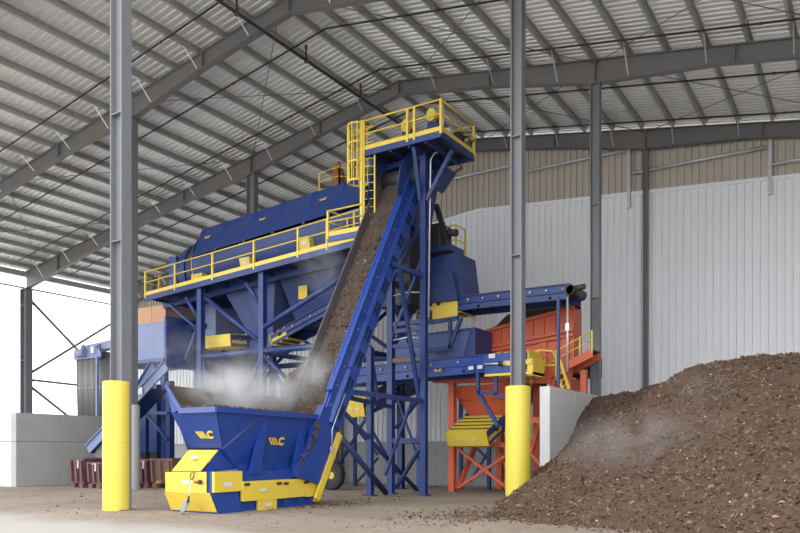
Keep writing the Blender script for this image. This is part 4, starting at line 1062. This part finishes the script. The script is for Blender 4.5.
for j in range(9):
    for i in range(n+1):
        u = i/n; p = lerp(pA, pB, u); mb.v.append(V((p.x-.8*(1-u)*0, yo+.03+.85*j/8, p.z+.04+(.62-.25*u)*min(1, u*5)*math.sin(math.pi*min(1, .02+.96*j/8))+.10*mn.noise(V((p.x*3, j*.8, 3)))-.0)))
mb.f = [[j*(n+1)+i, j*(n+1)+i+1, (j+1)*(n+1)+i+1, (j+1)*(n+1)+i] for j in range(8) for i in range(n)]
tag(mb.build('screened_material', 'soil'), 'dark compost lying on top of the orange screen deck', 'compost')

# orange hopper, frame and legs below
of = thing('support_trestle', 'orange-red steel frame and hopper under the screen and conveyors', 'support frame', (-14, 28, 0))
yf_ = 27.3
MB().beam(P(434, 379, Y=yf_), P(552, 379, Y=yf_), .2, .34).build('top_beam', 'orange', of)
MB().beam((P(552, 379, Y=yf_).x, yf_, P(552, 381, Y=yf_).z), (P(552, 379, Y=yf_).x, yf_+3, P(552, 381, Y=yf_).z), .2, .5).build('top_beam', 'orange', of)
zt_, zb2 = P(455, 386, Y=yf_).z, P(475, 417, Y=yf_+.4).z
T = [V((PX(449, yf_), yf_, zt_)), V((PX(512, yf_), yf_, zt_)), V((PX(512, yf_), yf_+2.4, zt_)), V((PX(449, yf_), yf_+2.4, zt_))]
B = [V((PX(471, yf_+.5), yf_+.5, zb2)), V((PX(506, yf_+.5), yf_+.5, zb2)), V((PX(506, yf_+.5), yf_+1.7, zb2)), V((PX(471, yf_+.5), yf_+1.7, zb2))]
MB().loft([B, T]).build('hopper', 'orange', of)
m1 = [lerp(a, b, .55) for a, b in zip(B, T)]
MB().tube([m1[0], m1[1]], .06, 6).build('hopper_stiffener', 'orange', of)
legs_o = [(452.5, yf_, 380), (513, yf_, 380), (537, yf_+2.2, 380), (500, yf_+2.6, 400)]
for px, y, pt in legs_o:
    x = P(px, 450, Y=y).x; z = P(px, pt, Y=y).z
    MB().ibeam((x, y, 0), (x, y, z), .26, .26, .03, up=(0, 1, 0)).build('leg', 'orange', of)
xa, xc = PX(452.5, yf_), PX(513, yf_)
MB().beam((xa, yf_, P(480, 445, Y=yf_).z), (xc, yf_, P(480, 445, Y=yf_).z), .16, .18).build('beam', 'orange', of)
def b3(a, b, w=.12): MB().beam(a, b, w, w).build('brace', 'orange', of)
b3(P(456, 447, Y=yf_), P(510, 490, Y=yf_), .11); b3(P(510, 453, Y=yf_), P(458, 488, Y=yf_), .11); b3(P(475, 447, Y=yf_+1), P(458, 489, Y=yf_), .17)
b3(P(498, 446, Y=yf_+1), P(508, 468, Y=yf_), .17); b3(P(540, 422, Y=yf_+1), P(530, 455, Y=yf_), .17); b3(P(531, 419, Y=yf_), P(541, 421, Y=yf_), .2); b3(P(531, 454, Y=yf_), P(541, 465, Y=yf_), .1)
# blue rear legs seen through the orange frame
rb_ = thing('rear_trestle', 'slim blue braced trestle standing by the back wall under the conveyors', 'support frame', (-17, 33, -.2))
yr = 33.0
for px in (355, 461, 489):
    x = P(px, 470, Y=yr).x; MB().beam((x, yr, fz(x, yr)), (x, yr, P(px, 400, Y=yr).z), .16, .16, up=(0, 1, 0)).build('leg', 'bluep', rb_)
for a, b in (((478, 449), (488, 460)), ((488, 452), (470, 482)), ((356, 428), (378, 455)), ((378, 458), (356, 483))):
    MB().beam(P(*a, Y=yr), P(*b, Y=yr), .10, .10).build('brace', 'bluep', rb_)

# short inclined conveyor with ribbed yellow tail guard beside the right sleeve
y_ = 26.2
a0_, a1_ = P(446.5, 447, Y=y_), P(487, 447, Y=y_)
conveyor('belt_conveyor', 'inclined conveyor with ribbed yellow tail guard left of the half-buried sleeve', ((a0_.x+a1_.x)/2, y_, P(466, 433, Y=y_).z), ((a0_.x+a1_.x)/2+.1, y_+5.5, P(466, 433, Y=y_).z+2.5), a1_.x-a0_.x, .52, 1.45, 'blue')

# walkway beside the orange screen, with yellow rails and stair
sw_ = thing('screen_walkway', 'orange inclined walkway with yellow handrails beside the orange screen', 'walkway', (-10, 28, 3.5))
yw_ = 27.2
w0, w1 = P(541, 379, Y=yw_), P(592, 353, Y=yw_)
MB().beam(w0, w1, .12, .30).build('stringer', 'orange', sw_); MB().beam(w0+V((0, 1, 0)), w1+V((0, 1, 0)), .12, .3).build('stringer', 'orange', sw_)
MB().prism([w0+V((0, 0, .12)), w1+V((0, 0, .12)), w1+V((0, 1, .12)), w0+V((0, 1, .12))], (0, 0, .03)).build('deck_grating', 'dark', sw_)
rw0, rw1 = w0+V((.15, 0, .1)), w1+V((.0, 0, .1))
rail(sw_, [rw0, rw1], posts=[lerp(rw0, rw1, k/4) for k in range(5)], h=.72, ps=.05, r=.028, toe=False)
for pts in ([(531, 385), (531, 352), (539, 350), (552, 351), (556, 358), (556, 380)], [(536, 378), (535, 355), (540, 350)], [(539, 379), (539, 350)], [(524, 353), (540, 352)], [(540, 366), (556, 365)]):
    MB().tube([P(*q, Y=yw_-.4) for q in pts], .035, 7).build('hand_rail', 'yellow', sw_)
for (a, b) in (((556, 372), (563, 389)), ((560, 360), (569, 389))):
    MB().beam(P(*a, Y=yw_-.4), P(*b, Y=yw_-.4), .06, .10).build('stair_stringer', 'yellow', sw_)
for k in range(4):
    a = lerp(P(556, 372, Y=yw_-.4), P(563, 389, Y=yw_-.4), k/3.3); b = lerp(P(560, 366, Y=yw_-.4), P(568, 387, Y=yw_-.4), k/3.3)
    MB().beam(a, b, .18, .03).build('stair_tread', 'yellow', sw_)
for px in (569, 584): 
    p = P(px, 370, Y=yw_+.5); MB().beam((p.x, yw_+.5, 0), (p.x, yw_+.5, p.z), .22, .22, up=(0, 1, 0)).build('leg', 'orange', sw_)
p = P(574, 370, Y=30.5); q_ = P(590, 370, Y=30.5)
dh = thing('drive_housing', 'dark steel drive housing below the inclined orange walkway', 'machine', (p.x, 30.5, 0))
MB().bx((p.x, 30.3, P(580, 378, Y=30.5).z), (q_.x+.3, 31.2, P(580, 358, Y=30.5).z)).build('housing_shell', 'dark', dh, .04)
for xx in (p.x+.12, q_.x+.18): MB().beam((xx, 30.7, fz(xx, 30.7)), (xx, 30.7, P(580, 378, Y=30.5).z), .16, .16, up=(0, 1, 0)).build('leg', 'orange', dh)

# ============================================================ left group: bunker, chutes, curtain, bins
yl = 24.4
st2 = thing('sorting_bunker', 'grey-blue steel bunker topped with orange-brown boards left of the drum', 'bunker', (-31, 26, 4))
bx0, bx1 = P(110, 340, Y=yl).x, P(164, 340, Y=yl).x
zb3, zm3, zt3 = P(164, 361, Y=yl).z, P(164, 321, Y=yl).z, P(164, 304, Y=yl).z
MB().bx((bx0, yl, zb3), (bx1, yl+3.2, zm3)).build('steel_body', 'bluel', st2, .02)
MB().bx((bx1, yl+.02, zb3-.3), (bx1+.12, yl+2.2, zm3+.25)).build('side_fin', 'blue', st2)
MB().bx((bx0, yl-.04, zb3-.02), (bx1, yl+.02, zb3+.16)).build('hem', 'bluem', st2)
w = (bx1-bx0)/4
for k in range(4): MB().bx((bx0+k*w+.01, yl+.1, zm3), (bx0+(k+1)*w-.01, yl+.16, zt3)).build('board', 'ply', st2)
ysd = [yl+.16+.95*k for k in range(4)]
for k in range(3): MB().bx((bx1-.10, ysd[k]+.01, zm3-.6), (bx1-.04, ysd[k+1]-.01, zt3+.05)).build('board', 'ply', st2)
MB().bx((bx1+.05, yl+1.2, zm3-.3), (bx1+1.4, yl+2.6, zm3-.05)).build('side_conveyor', 'bluep', st2)
MB().bx((bx1+1.2, yl+1.4, zm3-.8), (bx1+2.0, yl+3.4, zt3+.2)).build('pale_panel', 'bluel', st2)
MB().bx((bx1+.3, yl+1.6, 3.6), (bx1+2.2, yl+3.4, zm3-1.0)).build('dark_core', 'dark', st2)
for x in (bx0+.6, bx1-.3):
    for y in (yl+.3, yl+2.9): MB().beam((x, y, 0), (x, y, zb3), .26, .26, up=(0, 1, 0)).build('leg', 'bluep', st2)

cd = thing('discharge_chute', 'pale blue inclined discharge chute sloping down to the bins at left', 'chute', (-29, 23.6, 0))
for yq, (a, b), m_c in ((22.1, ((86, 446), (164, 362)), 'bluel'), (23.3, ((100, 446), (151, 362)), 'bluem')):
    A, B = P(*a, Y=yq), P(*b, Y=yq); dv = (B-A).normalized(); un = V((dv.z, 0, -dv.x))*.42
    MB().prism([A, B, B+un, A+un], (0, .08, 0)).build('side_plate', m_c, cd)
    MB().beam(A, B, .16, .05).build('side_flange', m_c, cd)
A, B = P(88, 450, Y=22.2), P(146, 386, Y=22.2)
MB().prism([A+V((.25, 0, -.1)), B+V((.25, 0, -.1)), B+V((.25, 1.0, -.1)), A+V((.25, 1.0, -.1))], (0, 0, -.05)).build('chute_floor', 'bluep', cd)
for px in (146, 157):
    a = P(px, 400, Y=24.6); MB().beam((a.x, 24.6, 1.6), (a.x, 24.6, P(px, 385, Y=24.6).z), .55, .5, up=(0, 1, 0)).build('drop_leg', 'bluep', cd)
    MB().beam((a.x, 24.6, 1.0), (a.x, 24.6, 1.6), .5, .45, up=(0, 1, 0)).build('rubber_sleeve', 'black', cd)
A = P(97, 446, Y=22.3); MB().prism([(A.x, 22.3, A.z), (A.x+.8, 22.3, A.z+.3), (A.x+.6, 22.3, A.z-.6), (A.x-.2, 22.3, A.z-.5)], (0, 1.0, 0)).build('rubber_flap', 'tarp', cd)
sticker(cd, P(140, 391, Y=22.05), (1, 0, 0), (0, 0, 1), .34, .3, (0, -1, 0))
for a, b in (((147, 413), (157, 413)), ((147, 415), (168, 440)), ((157, 413), (168, 413))):
    MB().beam(P(*a, Y=24), P(*b, Y=24), .1, .14).build('brace', 'bluep', cd)
MB().beam((P(170, 420, Y=24.6).x, 24.6, 0), (P(170, 420, Y=24.6).x, 24.6, 5), .3, .3, up=(0, 1, 0)).build('post', 'bluep', cd)

# conveyor head with hanging rubber curtain
cu = thing('curtain_conveyor', 'conveyor head at far left with dark rubber dust curtain hanging over bunker', 'conveyor', (-37, 24.5, 3))
yc = 24.95
c0_, c1_ = P(76, 350, Y=yc), P(107, 350, Y=yc)
mb = MB(); n = 28; zt4, zb4 = P(90, 352, Y=yc).z, P(90, 418, Y=yc).z
lo, hi = [], []
xs_ = [c0_.x+(c1_.x-c0_.x)*k/n for k in range(n+1)]
loops = []
for z, sh in ((zt4, 0), (lerp(V((0, 0, zt4)), V((0, 0, zb4)), .5).z, .05), (zb4, .12)):
    L_ = [V((x+sh*(1-k/n), yc+.07*math.sin(k*1.15)+(.9*max(0, (k-17)/11) if k > 17 else 0), z)) for k, x in enumerate(xs_)]
    loops.append(L_+[p+V((0, .015, 0)) for p in reversed(L_)])
mb.loft(loops, smooth=True); mb.build('rubber_curtain', 'tarp', cu)
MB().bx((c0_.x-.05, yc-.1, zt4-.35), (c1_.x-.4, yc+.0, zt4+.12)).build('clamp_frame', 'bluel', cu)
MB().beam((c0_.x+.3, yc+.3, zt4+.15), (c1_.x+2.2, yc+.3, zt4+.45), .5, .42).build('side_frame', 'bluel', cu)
MB().tube([(c0_.x+.4, yc-.2, zt4-.05), (c0_.x+1.1, yc-.2, zt4-.05)], .22, 12).build('head_motor', 'bluel', cu)
for px in (84, 100): 
    a = P(px, 347, Y=yc-.1); MB().tube([a+V((-.25, 0, .0)), a+V((0, 0, .14)), a+V((.02, 0, -.2))], .035, 6).build('lifting_lug', 'dark', cu)
MB().box(P(93, 350, Y=yc-.15), (.25, .12, .35)).build('switch_box', 'white', cu)
a = P(97.5, 356, Y=yc-.1); MB().beam((a.x, yc-.12, HT), (a.x, yc-.12, a.z), .12, .12, up=(0, 1, 0)).build('post', 'bluel', cu)
mb = MB()
for k in range(8): mb.box(P(79+k*3.4, 388.5-.2*k, Y=yc-.09), (.07, .03, .05))
mb.build('rivet_row', 'white', cu)

def bin_(px0, px1, py0, yb, dep, m, lab, stick=True, slope=False):
    a, b = P(px0, 487.5, Z=0), P(px1, 487.5, Z=0)
    y = yb; a = P(px0, py0, Y=y); b = P(px1, py0, Y=y); zt = a.z; W_ = b.x-a.x
    t = thing('tipping_bin', lab, 'bin', ((a.x+b.x)/2, y, 0), 'steel tipping bins under the discharge chutes')
    if slope: prof = [(0, .25), (.12*dep, .25), (dep, .75), (dep, zt), (0, zt)]
    else: prof = [(0, .2), (dep, .2), (dep, zt), (0, zt)]
    # open-topped tapered tub with thick walls
    def ring(i, z): 
        k = .10*(1-(z-.2)/(zt-.2)); return [V((a.x+i+k, y+i+k, z)), V((b.x-i-k, y+i+k, z)), V((b.x-i-k, y+dep-i-k, z)), V((a.x+i+k, y+dep-i-k, z))]
    MB().loft([ring(0, .2), ring(0, zt), ring(.04, zt), ring(.04, .28)]).build('tub', m, t)
    MB().loft([ring(-.04, zt-.09), ring(-.04, zt), ring(0, zt), ring(0, zt-.09)], cap=False).build('rim', m, t)
    for f in (.12, .5, .88): MB().beam((a.x+W_*f, y-.0, .28), (a.x+W_*f, y-.06, zt-.1), .12, .07, up=(0, 1, 0)).build('rib', m, t)
    for f in (.2, .8): MB().bx((a.x+W_*f-.14, y+.0, .0), (a.x+W_*f+.14, y+dep, .2)).build('fork_pocket', m, t)
    if stick: sticker(t, (a.x+W_*.55, y-.02, zt*.80), (1, 0, 0), (0, 0, 1), .24, .34, (0, -1, 0))
bin_(70, 83.5, 458.5, 20.9, 1.7, 'maroon', 'maroon steel tipping bin with white notice, leftmost by the concrete wall')
bin_(87.5, 101, 462, 20.9, 1.5, 'maroon', 'smaller maroon tipping bin with white notice beside the left yellow sleeve')
bin_(136, 148, 459, 22.4, 1.5, 'maroon', 'maroon tipping bin just right of the grey sleeve')
bin_(150, 172, 458.5, 22.4, 1.8, 'brownbin', 'brown steel tipping bin left of the yellow hopper end', stick=False)

# ladder wheel: tyre of a parked machine seen behind the yellow return guard
c = P(332, 471, Y=25.5); c.y = 25.5
t = thing('wheel', 'rubber-tyred wheel with yellow hub behind the conveyor return guard', 'wheel', (c.x, 25.5, 0))
r_ = c.z+.55 if c.z > 0 else .6; r_ = .62
mb = MB(); n = 28; prof = [(.36, -.14), (.56, -.16), (r_, -.10), (r_, .10), (.56, .16), (.36, .14)]
loops = [[V((c.x+rr*math.cos(2*math.pi*k/n), 25.5+yy, r_+rr*math.sin(2*math.pi*k/n))) for rr, yy in prof] for k in range(n)]
mb.loft(loops+[loops[0]], cap=False); mb.build('tyre', 'tyre', t)
mb = MB(); mb.loft([[V((c.x+rr*math.cos(2*math.pi*k/n), 25.5+yy, r_+rr*math.sin(2*math.pi*k/n))) for k in range(n)] for rr, yy in ((.37, -.06), (.20, -.03), (.12, -.05))], cap=True); mb.build('rim', 'dark', t); MB().tube([(c.x, 25.42, r_), (c.x, 25.5, r_)], .16, 12).build('hub', 'yellow', t)
MB().bx((c.x-1.2, 25.6, r_-.12), (c.x+.1, 25.75, r_+.12)).build('axle_frame', 'dark', t)

# ============================================================ steam
def steam_mat(name, dens, sc, lo, hi):
    m = bpy.data.materials.new(name); m.use_nodes = True; nt = m.node_tree; n = nt.nodes; l = nt.links
    n.remove(n['Principled BSDF']); out = n['Material Output']
    v = n.new('ShaderNodeVolumePrincipled'); v.inputs['Color'].default_value = (.93, .93, .95, 1); v.inputs['Anisotropy'].default_value = .2
    tc = n.new('ShaderNodeTexCoord'); ge = n.new('ShaderNodeNewGeometry')
    ln = n.new('ShaderNodeVectorMath'); ln.operation = 'LENGTH'; l.new(tc.outputs['Object'], ln.inputs[0])
    fo = n.new('ShaderNodeMapRange'); fo.interpolation_type = 'SMOOTHSTEP'; fo.inputs[1].default_value = 1.0; fo.inputs[2].default_value = .15; l.new(ln.outputs['Value'], fo.inputs[0])
    t = n.new('ShaderNodeTexNoise'); t.inputs['Scale'].default_value = sc; t.inputs['Detail'].default_value = 4; t.inputs['Distortion'].default_value = .8; l.new(ge.outputs['Position'], t.inputs['Vector'])
    r = n.new('ShaderNodeMapRange'); r.inputs[1].default_value = lo; r.inputs[2].default_value = hi; l.new(t.outputs[0], r.inputs[0])
    mu = n.new('ShaderNodeMath'); mu.operation = 'MULTIPLY'; l.new(fo.outputs[0], mu.inputs[0]); l.new(r.outputs[0], mu.inputs[1])
    m2 = n.new('ShaderNodeMath'); m2.operation = 'MULTIPLY'; l.new(mu.outputs[0], m2.inputs[0]); m2.inputs[1].default_value = dens
    l.new(m2.outputs[0], v.inputs['Density']); l.new(v.outputs[0], out.inputs['Volume'])
    return m
M['steam_thick'] = steam_mat('thick_steam', 1.7, 1.1, .36, .64)
M['steam_thin'] = steam_mat('thin_steam', .36, .9, .42, .68)
ico = {}
for k in ('steam_thick', 'steam_thin'):
    bm = bmesh.new(); bmesh.ops.create_icosphere(bm, subdivisions=3, radius=1); me = bpy.data.meshes.new(k); bm.to_mesh(me); bm.free(); me.materials.append(M[k]); ico[k] = me
def steam(kind, c, size, label, rz=0, ry=0):
    o = bpy.data.objects.new('steam_cloud', ico[kind]); C.objects.link(o); o.location = c; o.scale = size; o.rotation_euler = (ry, 0, rz)
    o['label'] = label; o['category'] = 'steam'; o['kind'] = 'stuff'
steam('steam_thick', P(250, 391, X=-15.7), (1.1, 3.0, .95), 'thick white steam rising from the feed hopper')
steam('steam_thin', P(235, 372, X=-16.6), (1.2, 2.8, 1.3), 'faint steam drifting above and behind the feed hopper')
steam('steam_thick', P(314, 372, X=-15.3), (.75, .9, 1.3), 'steam curling off the foot of the inclined belt', 0, -.5)
steam('steam_thin', P(320, 265, X=-17.0), (1.3, 1.2, 1.4), 'faint steam beside the upper drum housing')
steam('steam_thin', P(175, 360, Y=21.5), (1.6, 1.5, 2.2), 'faint steam between the discharge chutes and the hopper')
c = P(650, 445, Y=18.3)
steam('steam_thin', c, (3.0, 1.6, 1.2), 'thin steam rising from the compost pile', .3)
steam('steam_thin', P(705, 395, Y=20.0), (1.1, .9, .9), 'wisp of steam near the top of the compost pile')
